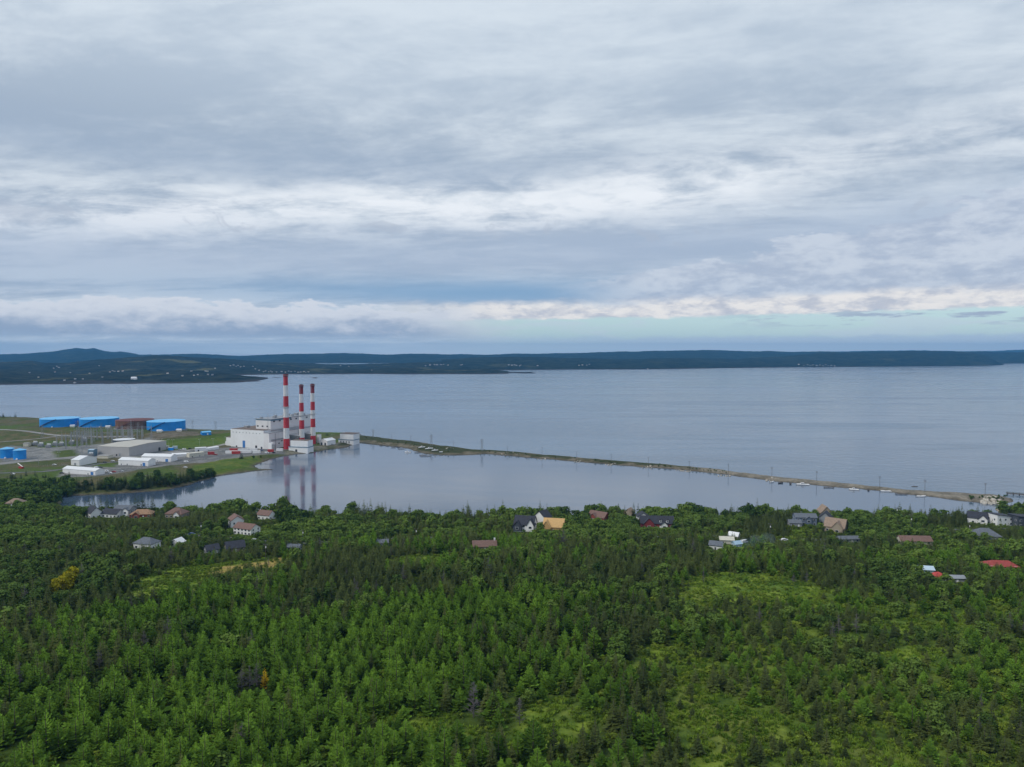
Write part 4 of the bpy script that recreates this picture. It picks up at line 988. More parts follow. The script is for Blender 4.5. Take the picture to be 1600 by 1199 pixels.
yard_fence('chain link fence along the grass below the two right sheds', [(182, 735), (215, 733.5), (240, 728), (275, 722), (330, 718), (352, 715.5)])
yard_fence('chain link fence in front of the switchyard', [(40, 705), (92, 704), (150, 703)])
# ------------------------------------------------------------------ wooden poles
def pole(label, px, py, hpx, arms=1, group='utility poles along the spit', lamp=False):
    g = gpix(px, py); h = hpx * g.y / F
    t = thing('utility_pole', label, 'utility pole', g, R(random.uniform(-25, 25)), group)
    MB().tube((0, 0, -1.5), (0, 0, h), .20, .14, 7).build('post', M_wood, t)
    for k in range(arms):
        z = h - .5 - k * 1.4
        MB().box(-1.3, 1.3, -.10, .10, z, z + .22).build('crossarm', M_wood, t)
        for x in (-1.15, .0, 1.15): MB().tube((x, 0, z + .22), (x, 0, z + .55), .08, .05, 5).build('insulator', M_greyside, t)
    if lamp: MB().tube((.25, 0, h * .72), (.25, 0, h * .72 + 1.1), .32, n=8).build('transformer_can', M_hull, t)
    return t
for px_, py_, hh, lb in [(612, 687, 9, 'short pole near the power plant end of the spit'), (642, 691, 10, 'pole on the grassy spit before the beached boats'), (709, 700, 11, 'pole above the sandy boat beach'), (793, 706, 8, 'faint pole on the spit just right of its narrow neck'),
                         (847, 713, 14, 'pole standing in the first heap of pale stones'), (901, 719, 13, 'pole standing in the second heap of pale stones'), (955, 724, 14, 'pole standing in the third heap of pale stones'), (1013, 729, 14, 'pole rising behind the long pale stone heap'),
                         (1077, 734, 13, 'pole left of the centre of the spit road'), (1138, 741, 16, 'pole by the last stone heap of the narrow spit'), (1206, 747, 17, 'pole at the first moored white boat'), (1276, 752.5, 16, 'dark double armed pole right of the big motor boat'),
                         (1374.5, 763, 18, 'dark pole beside the brown decked boat'), (1445, 769, 19, 'pale pole at the wide sandy part of the spit'), (1539, 779, 24, 'tallest pole at the stony tip of the spit')]:
    pole(lb, px_, py_, hh, 2 if hh > 15 else 1)
for px_, py_, hh, lb in [(1401, 812, 19, 'dark pole rising from the shore trees against the pond'), (314, 842, 26, 'pale pole with a white transformer can by the village road'), (18, 806, 22, 'pale pole with a white can among the left trees'), (650, 846, 20, 'pale pole half sunk in the middle forest edge'),
                         (473, 848, 20, 'pole with a white can between the spruces'), (415, 872, 22, 'thin pole at the upper edge of the yellow clearing'), (1514, 842, 26, 'pole with a white can beside the grey hipped roof house'), (1423, 834, 30, 'slender dark pole above the brown roofed bungalow'), (1203, 840, 22, 'pole among round trees left of the blue house')]:
    o = pole(lb, px_, py_, hh, 1, 'utility poles of the village', True)
    CAPS.append((o.location.x, o.location.y, 2.0, o.location.z + 4, 1.0))

# ------------------------------------------------------------------ boats, docks, cars
def boat_parts(t, L, b, cabin, deck=None):
    n = 11; V, Fs = [], []
    for i in range(n):
        s_ = i / (n - 1); x = -L / 2 + L * s_; k = b / 2 * (1 - max(0, (s_ - .45) / .55) ** 2.2) * (0.88 + .12 * min(1, s_ * 4)); sh = .95 + .55 * s_ ** 2
        k = max(k, .03)
        V += [(x, 0, -.35 + .5 * max(0, s_ - .8) * 4), (x - .1, k * .75, -.05), (x, k, sh), (x, k * .9, sh), (x, k * .88, sh - .35), (x, -k * .88, sh - .35), (x, -k * .9, sh), (x, -k, sh), (x - .1, -k * .75, -.05)]
    for i in range(n - 1):
        for j in range(9):
            a, c_ = i * 9 + j, i * 9 + (j + 1) % 9; Fs.append((a, c_, c_ + 9, a + 9))
    Fs += [tuple(range(9)), tuple(reversed([(n - 1) * 9 + j for j in range(9)]))]
    mesh_np('hull', V, Fs, M_hull if deck is None else deck, t, True)
    if cabin:
        m = MB(); a, c_ = -L * .12, L * .22; k = b * .33
        m.raw([(a, -k, .7), (c_, -k * .8, .7), (c_, k * .8, .7), (a, k, .7), (a + .3, -k * .85, 2.5), (c_ - L * .09, -k * .7, 2.3), (c_ - L * .09, k * .7, 2.3), (a + .3, k * .85, 2.5)], [(3, 2, 1, 0), (4, 5, 6, 7), (0, 1, 5, 4), (1, 2, 6, 5), (2, 3, 7, 6), (3, 0, 4, 7)])
        cb_ = m.build('cabin', M_hull, t)
        MB().box(a + .5, c_ - L * .10, -k * .93, k * .93, 1.6, 2.1).build('window', M_glass, cb_)
        MB().tube((a + .6, 0, 2.5), (a + .4, 0, 4.2), .05, n=5).build('mast', M_steel, t)
    else:
        MB().box(-L * .1, L * .05, -b * .3, b * .3, .45, .95).build('thwart', M_wood, t)
    MB().box(-L / 2 - .35, -L / 2 + .05, -.2, .2, -.1, 1.35).build('outboard', M_dark, t)
def boat(label, px, py, L, b, rot, cabin, z=None, deck=None, group='boats along the spit'):
    g = at(px, py, 0); zz = max(float(gz(g.x, g.y)), 0.0) + (.45 if gsdf(g.x, g.y) > 1.5 else .05)
    t = thing('boat', label, 'boat', (g.x, g.y, zz), R(rot), group); boat_parts(t, L, b, cabin, deck)
boat('white cabin boat hauled up leftmost of three on the sandy beach', 659, 703, 10.5, 3.4, 25, True)
boat('largest white cabin boat in the middle of the three beached ones', 670.5, 705.5, 12, 3.8, 20, True)
boat('white cabin boat rightmost of the three beached ones', 679.5, 708, 9.5, 3.2, 15, True)
boat('small white boat afloat off the beached three', 637, 707.5, 9, 2.8, 175, True)
boat('small white open boat on the sand right of the beached three', 689, 709.5, 5, 1.9, 10, False)
boat('white open boat first at the spit by the pole', 1206, 754, 6, 2.3, 30, False)
boat('large white motor cruiser moored along the spit', 1254, 758, 14, 4.0, 172, True)
boat('white boat with a white cabin nosed at the spit bank', 1334, 766, 9.5, 3.2, 160, True)
boat('small dark hulled boat right of the white cabin boat', 1357, 767, 5.5, 2.2, 60, False, deck=M_timber)
boat('low white boat with brown deck moored by the dark pole', 1384, 768.5, 11, 3.0, 178, False)
boat('slim white open boat drawn up where the spit widens', 1439, 776.5, 9, 2.4, -5, False)
boat('dark open boat left of the motor cruiser', 1235, 757, 6.5, 2.4, 70, False, deck=M_timber)
boat('dark skiff second from the left along the spit', 1220, 755.5, 6, 2.2, 20, False, deck=M_timber)
def dock(label, px, py, L, rot):
    g = at(px, py, 0); t = thing('dock', label, 'dock', (g.x, g.y, 0), R(rot), 'small docks along the spit')
    MB().box(-L / 2, L / 2, -1.3, 1.3, .5, .8).build('deck', M_timber, t)
    for k in range(int(L / 4) + 1):
        for y in (-1.1, 1.1): MB().tube((-L / 2 + .4 + k * (L - .8) / int(L / 4), y, -1.5), (-L / 2 + .4 + k * (L - .8) / int(L / 4), y, 1.3), .14, n=6).build('pile', M_timber, t)
for lb, a, b, L, rt_ in [('little dock leftmost in the cove beside the plant', 597, 696.5, 8, 5), ('dark dock second in the cove by the grassy bank', 605, 697.5, 6, -40), ('dark landing stage in the middle of the cove', 615, 700, 6, 30), ('dark dock fourth along the cove', 622, 699, 8, -50), ('floating dock reaching out of the cove', 627, 702, 9, 8),
                         ('thin dock left of the beached boats', 652.5, 708, 8, 10), ('thin dock in front of the beached boats', 661, 712, 10, 6), ('longest thin dock before the beached boats', 665, 713.5, 14, 6), ('dark dock right of the motor cruiser', 1295, 762.5, 10, -8), ('dark dock left of the slim white boat', 1408, 773, 11, -6), ('low dock on the seaward side of the spit tip', 1490, 771, 8, -4)]:
    dock(lb, a, b, L, rt_)
def car(label, px, py, rot, m_, van=False, group='vehicles parked in the yard'):
    g = gpix(px, py); t = thing('parked_car' if not van else 'parked_van', label, 'van' if van else 'car', (g.x, g.y, g.z + .15), R(rot), group)
    pr = [(-2.3, .35), (2.3, .35), (2.35, .85), (1.3, 1.0), (.6, 1.5), (-1.5, 1.55), (-2.2, 1.0)] if not van else [(-2.6, .4), (2.6, .4), (2.65, 1.1), (2.0, 1.3), (1.5, 2.2), (-2.6, 2.2)]
    def ext(P, k):
        n = len(P); return [(x, -k, z) for x, z in P] + [(x, k, z) for x, z in P], [tuple(range(n)), tuple(range(2 * n - 1, n - 1, -1))] + [(i, n + i, n + (i + 1) % n, (i + 1) % n) for i in range(n)]
    V, Fs = ext(pr, .9); mesh_np('body', V, Fs, m_, t)
    V, Fs = ext([(-1.7, 1.0), (1.15, 1.0), (.55, 1.42), (-1.4, 1.46)] if not van else [(.3, 1.35), (1.9, 1.35), (1.45, 2.0), (.3, 2.0)], .93); mesh_np('window', V, Fs, M_glass, t)
    for x in (-1.45, 1.45):
        for y in (-.85, .85): MB().tube((x, y - .12, .33), (x, y + .12, .33), .34, n=10).build('wheel', M_rubber, t)
M_carblack = mat('black_car_paint', (0.02, 0.02, 0.025), .25); M_carsilver = mat('silver_car_paint', (0.45, 0.46, 0.48), .3); M_carblue = mat('blue_car_paint', (0.03, 0.08, 0.25), .3)
for lb, a, b, rt_, m_, v_ in [('black car at the left end of the nearest long shed', 97, 740.5, 10, M_carblack, 0), ('white van on the drive above the nearest long shed', 151, 732, 70, M_hull, 1), ('black car beside the white van on the drive', 157, 731.5, 20, M_carblack, 0), ('dark car right of the nearest long shed', 154, 739, 40, M_carblack, 0),
                              ('white van parked among the trailers before the inlet trees', 166, 738, 5, M_hull, 1), ('white car next to the van by the inlet trees', 172, 740.5, 0, M_hull, 0), ('orange red car beside the inlet trees', 178, 738.5, 10, M_redpaint, 0), ('silver car on the lawn edge below the shed', 190, 737.5, 0, M_carsilver, 0),
                              ('black car on the road left of the middle shed', 164, 723.5, 5, M_carblack, 0), ('white car behind the middle shed', 176, 721.5, 10, M_hull, 0), ('dark blue car under the wall of the right hand shed', 236, 722, 5, M_carblue, 0), ('white van under the wall of the right hand shed', 245, 722.5, 5, M_hull, 1),
                              ('black car at the end of the right hand shed', 269, 717.5, 80, M_carblack, 0), ('white car left of the deep blue container', 248, 704.5, 10, M_hull, 0), ('silver car right of the sky blue container', 281, 704, 5, M_carsilver, 0), ('white van farther along from the silver car', 288, 703.5, 5, M_hull, 1), ('black car at the roadside grass', 297, 702, 5, M_carblack, 0),
                              ('white van alone on the pale verge', 291, 723, 0, M_hull, 1), ('white car on the bank above the inlet trees', 289.5, 731.5, 0, M_hull, 0), ('red car beside the yard road trailers', 337, 711.5, 20, M_redpaint, 0), ('black car before the plant doors', 399, 703.5, 5, M_carblack, 0), ('blue car before the plant doors', 409, 704.5, 15, M_carblue, 0), ('black car near the foot of the tall chimney', 428, 708.5, 5, M_carblack, 0),
                              ('white van near the foot of the tall chimney', 417, 709, 0, M_hull, 1), ('white car left alone on the lower grass', 20, 742, 0, M_hull, 0), ('white car on the slope above the sheds', 85, 727.5, 0, M_hull, 0), ('silver car on the waterside lane past the chimneys', 519, 695.5, 10, M_carsilver, 0)]:
    car(lb, a, b, rt_, m_, bool(v_))
for lb, a_, b_, rt_, m_, v_ in [('white car on the village road below the blue house', 1226, 845.5, 10, M_hull, 0), ('silver car on the village road under the white split level house', 398, 846, -10, M_carsilver, 0), ('blue car on the village road left of the transformer pole', 300, 836.5, 5, M_carblue, 0), ('white van by the cream shed near the smoke', 1163, 849, 30, M_hull, 1)]:
    car(lb, a_, b_, rt_, m_, bool(v_), 'vehicles on the village road')
    g = gpix(a_, b_); CAPS.append((g.x, g.y, 5.0, g.z, 1.0))
# windsock-like red and white barrier near the small tanks
g = gpix(33, 732); t = thing('crane_boom', 'red and white boom lying slanted near the small blue tanks', 'crane', g, R(-25))
MB().box(-3, 3, -1.4, 1.4, -.4, 2.0).build('carrier', M_redpaint, t); MB().tube((-6, 0, 5.5), (3, 0, 2), .45, .35, 6).build('boom', M_hull, t)

# ------------------------------------------------------------------ boulders
def boulder_mesh(seed):
    r_ = np.random.default_rng(seed); import bmesh
    bm = bmesh.new(); bmesh.ops.create_icosphere(bm, subdivisions=2, radius=1)
    ax_ = r_.uniform(.6, 1.2, 3)
    dirs = r_.normal(size=(9, 3)); dirs /= np.linalg.norm(dirs, axis=1)[:, None]; lim = r_.uniform(.55, .9, 9)
    for v in bm.verts:
        p = np.array(v.co)
        for d_, l_ in zip(dirs, lim):
            k = p @ d_
            if k > l_: p = p - d_ * (k - l_)
        v.co = p * ax_
    me = bpy.data.meshes.new('boulder'); bm.to_mesh(me); bm.free(); me.materials.append(M_rock); return me
BM_ = [boulder_mesh(s_) for s_ in range(6)]
def boulder(x, y, r, group, label):
    o = bpy.data.objects.new('boulder', BM_[random.randrange(6)]); link(o)
    o.location = (x, y, max(float(gz(x, y)), -.2) + r * .25); o.scale = (r * random.uniform(.8, 1.3), r * random.uniform(.8, 1.3), r * random.uniform(.6, 1)); o.rotation_euler = (random.uniform(-.4, .4), random.uniform(-.4, .4), random.uniform(0, 6.3))
    tag(o, label, 'boulder', group)
for (a0, a1, pc, lb) in [(1534, 1563, 781, 'pale boulder heaped at the stony tip of the spit')]:
    for k in range(46):
        a = random.uniform(a0, a1); b = 786 - abs(random.gauss(0, .9)) * 3.4 + (a - 1550) * .05
        q = at(a, b, 1.5); boulder(q.x, q.y, random.uniform(.9, 2.6), 'boulders at the spit tip', lb)
for pc, py_, n in [(846, 716, 9), (902, 720.5, 9), (955, 725, 9), (1013, 729, 12), (1060, 733.5, 6), (1074, 735, 12), (1134, 742, 12), (1205, 748.5, 7), (790, 709.5, 7), (707, 702, 6)]:
    for k in range(n):
        q = at(pc + random.gauss(0, 5), py_ + random.uniform(-1.2, 1.0), 1.5); boulder(q.x, q.y, random.uniform(.5, 1.35), 'boulders along the spit', 'pale stone in a small heap along the narrow spit')
# pier at the right end of the bay
q0, q1 = at_y(1572, 773.5, 712), at_y(1660, 776.5, 690)
t = thing('pier', 'dark timber pier crossing the channel at the right edge', 'pier', (q0.x, q0.y, 0)); d = Vector((q1.x - q0.x, q1.y - q0.y, 0)); L = d.length; t.rotation_euler.z = math.atan2(d.y, d.x)
MB().box(0, L, -2.2, 2.2, 1.0, 1.5).build('deck', M_timber, t)
for s_ in (-2.1, 2.1): MB().box(0, L, s_ - .08, s_ + .08, 2.2, 2.45).build('railing', M_fence, t)
for k in range(int(L / 5)):
    for s_ in (-1.8, 1.8): MB().tube((1 + k * 5, s_, -2), (1 + k * 5, s_, 2.4), .25, n=6).build('pile', M_timber, t)
g = at(1428.5, 760.6); o = boulder_mesh(77); o.materials[0] = M_timber; b_ = bpy.data.objects.new('sea_rock', o); link(b_); b_.location = (g.x, g.y, 0); b_.scale = (4, 1.6, .9); tag(b_, 'low dark rock awash in the bay off the spit', 'rock')
g = at(492, 590.8); o = boulder_mesh(79); o.materials[0] = M_timber; b_ = bpy.data.objects.new('islet', o); link(b_); b_.location = (g.x, g.y, 0); b_.scale = (18, 10, 4); tag(b_, 'tiny dark islet in the bay beyond the chimneys', 'islet')

# ------------------------------------------------------------------ houses on the far coasts
def tiny_house(seed, wm, rm, sx, sy, h):
    m = gable_shell(sx, sy, h, sy * .32, -4); r_ = gable_roof(sx, sy, h, sy * .32, .4, .3)
    b = len(m.v); m.raw(r_.v, r_.f, 1)
    me = bpy.data.meshes.new('house'); me.from_pydata(m.v, [], m.f); me.materials.append(wm); me.materials.append(rm); me.polygons.foreach_set('material_index', np.array(m.mi, np.int32)); return me
TH_ = [tiny_house(0, M_ware, M_greyside, 13, 9, 5), tiny_house(1, M_ware, M_roofgrey, 14, 9, 6), tiny_house(2, M_white, M_roofbrown, 11, 8, 5), tiny_house(3, M_cream, M_roofgrey, 12, 9, 6)]
far = {'small pale house scattered over the dark headland left of the bay': [(89,573),(155,572),(86,582),(179,581),(117.5,593),(129.5,593),(117,599),(84,576),(92,575),(110,583),(140,584),(172,582),(176,580),(185,581),(192,580.5),(60,590),(46,583),(101,595),(160,590),(299,581),(324,581),(309,586),(325,586),(336,576),(321,580.5),(303,587),(285,588),(262,584),(332,586.5)],
       'small pale house in the far village behind the tallest chimney': [(360,572),(365,571),(381,573),(395,573),(369,573),(376,574),(412,581.5),(420,581.5),(423,580.5),(440,581.5),(455,581.5),(470,582),(475,581.5),(478,582.3),(482,581.8),(451,580.5),(432,582),(415,580.3),(425,582),(446,582.2),(461,580.9),(466,582.5),(372,571.5),(399,577),(405,579)],
       'small pale house on the far shore across the middle of the bay': [(532,572),(545,573),(581,579),(672,571),(679,570.5),(683,571),(689,570.5),(693,570),(722,570.5),(665,572),(700,571),(720,571)],
       'small pale house on the distant coast right of the low peninsula': [(795,571),(800,571.3),(807,571.7),(804,570.8),(812,572),(814,571),(840,572),(905,571.5),(910,571),(917,571),(921,570),(1012,577)],
       'small pale house in the distant village on the right coast': [(1266,572),(1276,572),(1286,572.2),(1294,572),(1299,571.7),(1270,571),(1281,571),(1256,571.5),(1248,570),(1262,570.5),(1304,572.3),(1290,570.5)]}
for lb, L_ in far.items():
    for i, (a, b) in enumerate(L_):
        h = hpix(a, b)
        if h is None: continue
        o = bpy.data.objects.new('house', TH_[random.choice([0, 0, 1, 2, 3])]); link(o); o.location = h + Vector((0, 0, .5)); o.rotation_euler.z = random.uniform(-.7, .7)
        s_ = random.uniform(.5, .9) * (1 if h.y < 5200 else 1.2); o.scale = (s_, s_, s_ * .8)
        tag(o, lb, 'house', lb.replace('small pale house', 'small pale houses'))
h = hpix(209.5, 593)
if h is not None:
    o = bpy.data.objects.new('hall', tiny_house(9, M_white, M_hull, 24, 16, 7)); link(o); o.location = h; o.rotation_euler.z = .2; tag(o, 'largest white building on the left headland, in a green field', 'hall')

# ------------------------------------------------------------------ trees
def kite(V, Fs, p, q, side, w_, sag):
    p, q, side = np.array(p), np.array(q), np.array(side)
    mdl = p + (q - p) * .55; b = len(V)
    V += [p, mdl + side * w_ + np.array([0, 0, sag]), q, mdl - side * w_ + np.array([0, 0, sag])]
    Fs += [(b, b + 1, b + 2), (b, b + 2, b + 3)]
def conifer(seed, wh, rad, rise, droop, power, gap):
    r_ = np.random.default_rng(seed); V, Fs = [], []; up = np.array([0, 0, 1.0]); ph = 0
    for k in range(wh):
        t_ = k / (wh - 1); h0 = .05 + .90 * t_ + r_.uniform(-.012, .012); RR = rad * ((1 - t_) ** power) * r_.uniform(.82, 1.12) + .012
        nb = int(round(5 + 5 * (1 - t_))); ph += 2.4
        for j in range(nb):
            if r_.random() < gap: continue
            a = ph + 2 * math.pi * j / nb + r_.uniform(-.3, .3); L = RR * r_.uniform(.65, 1.2)
            d = np.array([math.cos(a), math.sin(a), 0]); s_ = np.array([-math.sin(a), math.cos(a), 0])
            sl = rise + (t_ - .3) * .5 + r_.uniform(-.15, .15)
            p = d * L * .12 + up * h0; q = d * L + up * (h0 + L * sl)
            kite(V, Fs, p, q, s_, L * .20 + .008, -L * droop)
            for sg in (-1, 1):
                for f in (.42, .70):
                    b0 = p + (q - p) * f; dd = d * .7 + s_ * sg * .75; e = b0 + dd * L * .46 * (1.25 - f) + up * L * (sl * .4 + r_.uniform(-.06, .12))
                    kite(V, Fs, b0, e, np.array([-dd[1], dd[0], .25]), L * .11 + .005, -L * droop * .4)
    for a in (0, 1.6, 3.1, 4.7):
        kite(V, Fs, (0, 0, .90), (.012 * math.cos(a), .012 * math.sin(a), 1.0), (-math.sin(a), math.cos(a), 0), .012, 0)
    return V, Fs
def broad(seed, lobes, leaves, rx, h0, h1, leaf):
    r_ = np.random.default_rng(seed); V, Fs = [], []
    L_ = []
    for k in range(lobes):
        a = r_.uniform(0, 6.28); q = r_.uniform(0, 1) ** .6 * rx * .62; z = r_.uniform(h0 + .12, h1 - .12)
        L_.append((np.array([q * math.cos(a), q * math.sin(a), z]), r_.uniform(.55, .95) * rx * .62))
    L_.append((np.array([0, 0, h1 - .16]), rx * .5)); L_.append((np.array([0, 0, (h0 + h1) / 2]), rx * .75))
    for c_, rr in L_:
        for k in range(leaves):
            d = r_.normal(size=3); d /= np.linalg.norm(d)
            if d[2] < -.5: d[2] *= -1
            p = c_ + d * rr * np.array([1, 1, .82]) * r_.uniform(.72, 1.06)
            nrm = d + r_.normal(size=3) * .45; nrm /= np.linalg.norm(nrm)
            a = np.cross(nrm, r_.normal(size=3)); a /= np.linalg.norm(a); b = np.cross(nrm, a); s_ = leaf * r_.uniform(.6, 1.3); i = len(V)
            V += [p - a * s_, p + b * s_ * .6 + nrm * s_ * .25, p + a * s_, p - b * s_ * .6 - nrm * s_ * .1]
            Fs += [(i, i + 1, i + 2), (i, i + 2, i + 3)]
    return V, Fs
def dead(seed):
    r_ = np.random.default_rng(seed); m = MB()
    m.tube((0, 0, -.05), (0, 0, 1), .016, .004, 5)
    for k in range(70):
        z = r_.uniform(.12, .96); a = r_.uniform(0, 6.28); L = .24 * (1.05 - z) * r_.uniform(.5, 1.2) + .02
        q = (L * math.cos(a), L * math.sin(a), z + L * r_.uniform(.1, .6)); m.tube((0, 0, z), q, .007, .002, 3)
        for j in range(4):
            f = r_.uniform(.3, .9); p = (q[0] * f, q[1] * f, z + (q[2] - z) * f); b = a + r_.choice([-.8, .8])
            m.tube(p, (p[0] + L * .45 * math.cos(b), p[1] + L * .45 * math.sin(b), p[2] + L * .25), .004, .0015, 3)
    return m.v, m.f
F_spruce = foliage('spruce_needles', (0.038, 0.058, 0.017), (0.130, 0.162, 0.040))
F_larch = foliage('larch_needles', (0.056, 0.118, 0.014), (0.170, 0.300, 0.032))
F_broad = foliage('broad_leaves', (0.042, 0.080, 0.018), (0.140, 0.212, 0.038))
F_yellow = foliage('yellow_leaves', (0.20, 0.19, 0.01), (0.46, 0.40, 0.02))
F_gold = foliage('gold_larch_needles', (0.40, 0.27, 0.01), (0.62, 0.42, 0.02))
F_lime = foliage('lime_leaves', (0.10, 0.16, 0.015), (0.18, 0.26, 0.025))
F_shrub = foliage('shrub_leaves', (0.045, 0.088, 0.012), (0.19, 0.25, 0.032))
def proto_mesh(name, VF, m):
    me = bpy.data.meshes.new(name); me.from_pydata([tuple(v) for v in VF[0]], [], VF[1]); me.materials.append(m); return me
CR = {'spruce': [proto_mesh('spruce_crown', conifer(100 + k, 17, .215 + .03 * (k % 3), -.05, .06, .85, .06), F_spruce) for k in range(7)],
      'larch': [proto_mesh('larch_crown', conifer(200 + k, 16, .30 + .035 * (k % 3), .32 + .05 * (k % 2), .03, (.72, .84, 1.0)[k % 3], .08), F_larch) for k in range(6)],
      'broadleaf': [proto_mesh('broadleaf_crown', broad(300 + k, 9, 46, .46, .12, 1.0, .075), F_broad) for k in range(5)]}
SHRUB = [proto_mesh('shrub', broad(400 + k, 5, 22, .62, .0, .9, .13), F_shrub) for k in range(4)]
TRUNK = bpy.data.meshes.new('trunk'); tm = MB().tube((0, 0, -.06), (0, 0, .9), .022, .004, 6); TRUNK.from_pydata(tm.v, [], tm.f); TRUNK.materials.append(M_bark)

# where they stand
road_xy = np.array([(q.x, q.y) for q in ROAD[::2]])
def cap_limit(x, y, z):
    lim = np.full(x.shape, 99.0); vr_ = rng.random(x.shape)
    for cx_, cy_, r_, gz_, vl_ in CAPS:
        dxy = np.hypot(cx_, cy_); ux, uy = -cx_ / dxy, -cy_ / dxy          # towards the viewpoint
        along = (x - cx_) * ux + (y - cy_) * uy; across = np.abs((x - cx_) * uy - (y - cy_) * ux)
        m_ = (across < r_) & (along > -r_) & (along < 55)
        sl = (CAM_H - gz_ - 2) / dxy
        hm = np.where(along < r_ * .75, 0.0, (along - r_ * .5) * sl + (gz_ + .6 + vl_ * 1.5 * vr_ - z))
        lim = np.where(m_, np.minimum(lim, np.maximum(hm, 0)), lim)
    return lim
SP = 4.2
X, Y = np.meshgrid(np.arange(-520, 500, SP), np.arange(118, 735, SP))
X = (X + rng.uniform(-.48, .48, X.shape) * SP).ravel(); Y = (Y + rng.uniform(-.48, .48, Y.shape) * SP).ravel()
keep = (np.abs(X) < .76 * Y + 14); X, Y = X[keep], Y[keep]
Z = gz(X, Y); sd_ = gsdf(X, Y); cl_ = gclr(X, Y)
PX, PY = proj(X, Y, Z)
nA, nB, nC = fbm(X / 45, Y / 45, 61, 3), fbm(X / 18, Y / 18, 67, 3), fbm(X / 70, Y / 70, 71, 3)
U = rng.random((6, len(X)))
dens = np.full(len(X), .93)
right = sstep(PX, 950, 1150) * sstep(PY, 900, 960)
dens = dens - right * (.04 + .55 * sstep(nB, .52, .66))
dens = dens - sstep(PY, 1040, 1120) * (1 - right) * .45 * sstep(nB, .50, .64)
mid = sstep(PY, 960, 880) if False else (1 - sstep(PY, 880, 960))
dens = np.where(Y > 640, np.where(PX < 118 + 20 * (nB - .5), .80 - .6 * sstep(Y, 690, 720), 0), dens)
sparse_shore = (sd_ < 26) & (Y < 640)
dens = np.where(sparse_shore, dens * np.where(nB > .44, .95, .35), dens)
ok = (U[0] < dens) & (sd_ > 2.5) & (Z > .6)
ok &= ~((cl_ > 0) & (U[1] > np.where((PY > 960) & (PX > 960), .48, np.where(PY > 960, .16, .04)))) & ~((cl_ > -3) & (U[1] > .55))
dr = np.min(np.hypot(X[:, None] - road_xy[None, :, 0], Y[:, None] - road_xy[None, :, 1]), 1)
ok &= dr > 5.5
X, Y, Z, PX, PY, nA, nB, nC, cl_, right, mid, sd_ = [q[ok] for q in (X, Y, Z, PX, PY, nA, nB, nC, cl_, right, mid, sd_)]; U = U[:, ok]
village = sstep(Y, 455, 500)
leftp = 1 - sstep(PX, 60, 260)
p_larch = np.clip(.66 * (1 - mid) * (1 - village) * (1 - .72 * right) - .55 * leftp * (1 - sstep(PY, 1040, 1120)) + (nA - .5) * 2.2 * (1 - village), 0, .95)
p_broad = np.clip(.34 * village + .08 + .30 * leftp * mid + (nC - .5) * 1.5 * (.5 + village), 0, .85)
kind = np.where(U[2] < p_larch, 1, np.where(U[3] < p_broad, 2, 0))
big = np.clip(rng.normal(.42, .36, len(X)), -.35, 1.3)
Hh = np.where(kind == 1, 6.5 + 6.0 * big, np.where(kind == 2, 5.0 + 5.0 * big, 6.0 + 6.5 * big))
Hh *= 1 - .30 * right; Hh *= np.where(cl_ > 0, .50, np.where(cl_ > -4, .6, 1.0)); Hh *= .9 + .5 * (nB - .5)
Hh = np.where(sd_ < 26, Hh * np.clip(.45 + 2.2 * (nB - .32), .4, 1.5), Hh)
Hh = np.where((sd_ < 34) & (PX < 262) & (Y < 650), np.minimum(Hh, 3.6), Hh)
Hh = np.where((dr[ok] < 16), np.minimum(Hh, 5.5), Hh)
lim = cap_limit(X, Y, Z)
Hh = np.minimum(Hh, lim); s_ok = Hh > 1.6
wd_ = rng.uniform(.85, 1.2, len(X)) * np.where(kind == 2, 1.15, 1.0) * np.clip((9.0 / np.maximum(Hh, 3)) ** .35, .85, 1.4)
tint = np.clip(rng.normal(.45, .2, len(X)) + (nA - .5) * .9 + .10 + .12 * mid, 0, 1)
T = dict(x=X, y=Y, z=Z, h=Hh, w=wd_, k=kind, t=tint)
T = {a: b[s_ok] for a, b in T.items()}
def extra(lst):                                               # (px, py, height m, kind)
    for k_ in T: pass
    q = [gpix(a, b) for a, b, _, _ in lst]; n = len(q)
    add = dict(x=[p.x for p in q], y=[p.y for p in q], z=[p.z for p in q], h=[v[2] for v in lst], w=np.where([v[3] == 3 for v in lst], rng.uniform(.6, .85, n), rng.uniform(.9, 1.3, n)), k=[v[3] % 3 for v in lst], t=rng.uniform(0, .5, n))
    for a in T: T[a] = np.concatenate([T[a], np.asarray(add[a], T[a].dtype)])
ex = []
for _ in range(330):                                          # wooded north bank of the inlet
    a = random.uniform(70, 335); lo = np.interp(a, [70, 100, 130, 220, 270, 335], [778, 775, 772, 767, 762, 745]); hi = np.interp(a, [70, 100, 140, 190, 240, 300, 335], [764, 761, 758, 755, 751, 747, 746])
    if a < 135 and random.random() < .45: continue
    ex.append((a, hi + (lo - hi) * random.random() ** .8 - 1.0, random.uniform(6, 12), 3 if random.random() < .9 else 2))
for _ in range(60): ex.append((random.uniform(-10, 110), random.uniform(757, 782), random.uniform(5, 11), random.choice([0, 2])))
for _ in range(22): ex.append((random.uniform(-5, 110), random.uniform(742, 757), random.uniform(4, 9), 0))
for _ in range(46): ex.append((random.uniform(-12, 66), random.uniform(650.2, 652.5), random.uniform(4, 11), 3))
ex += [(377, 717, 10, 0), (512, 680.5, 6, 0), (510, 680.5, 5, 0), (396, 718, 5, 2), (407, 717, 4, 2), (326, 671, 4, 0)]
for a in (205, 212, 217, 221, 224, 228, 232, 236, 240, 134, 139, 147, 158, 168, 176, 182): ex.append((a + random.uniform(-1, 1), 802.5, random.uniform(12, 18), 3))
for a in (823, 826, 829, 838, 841, 845, 848): ex.append((a, 814.5, random.uniform(9, 12), 3))
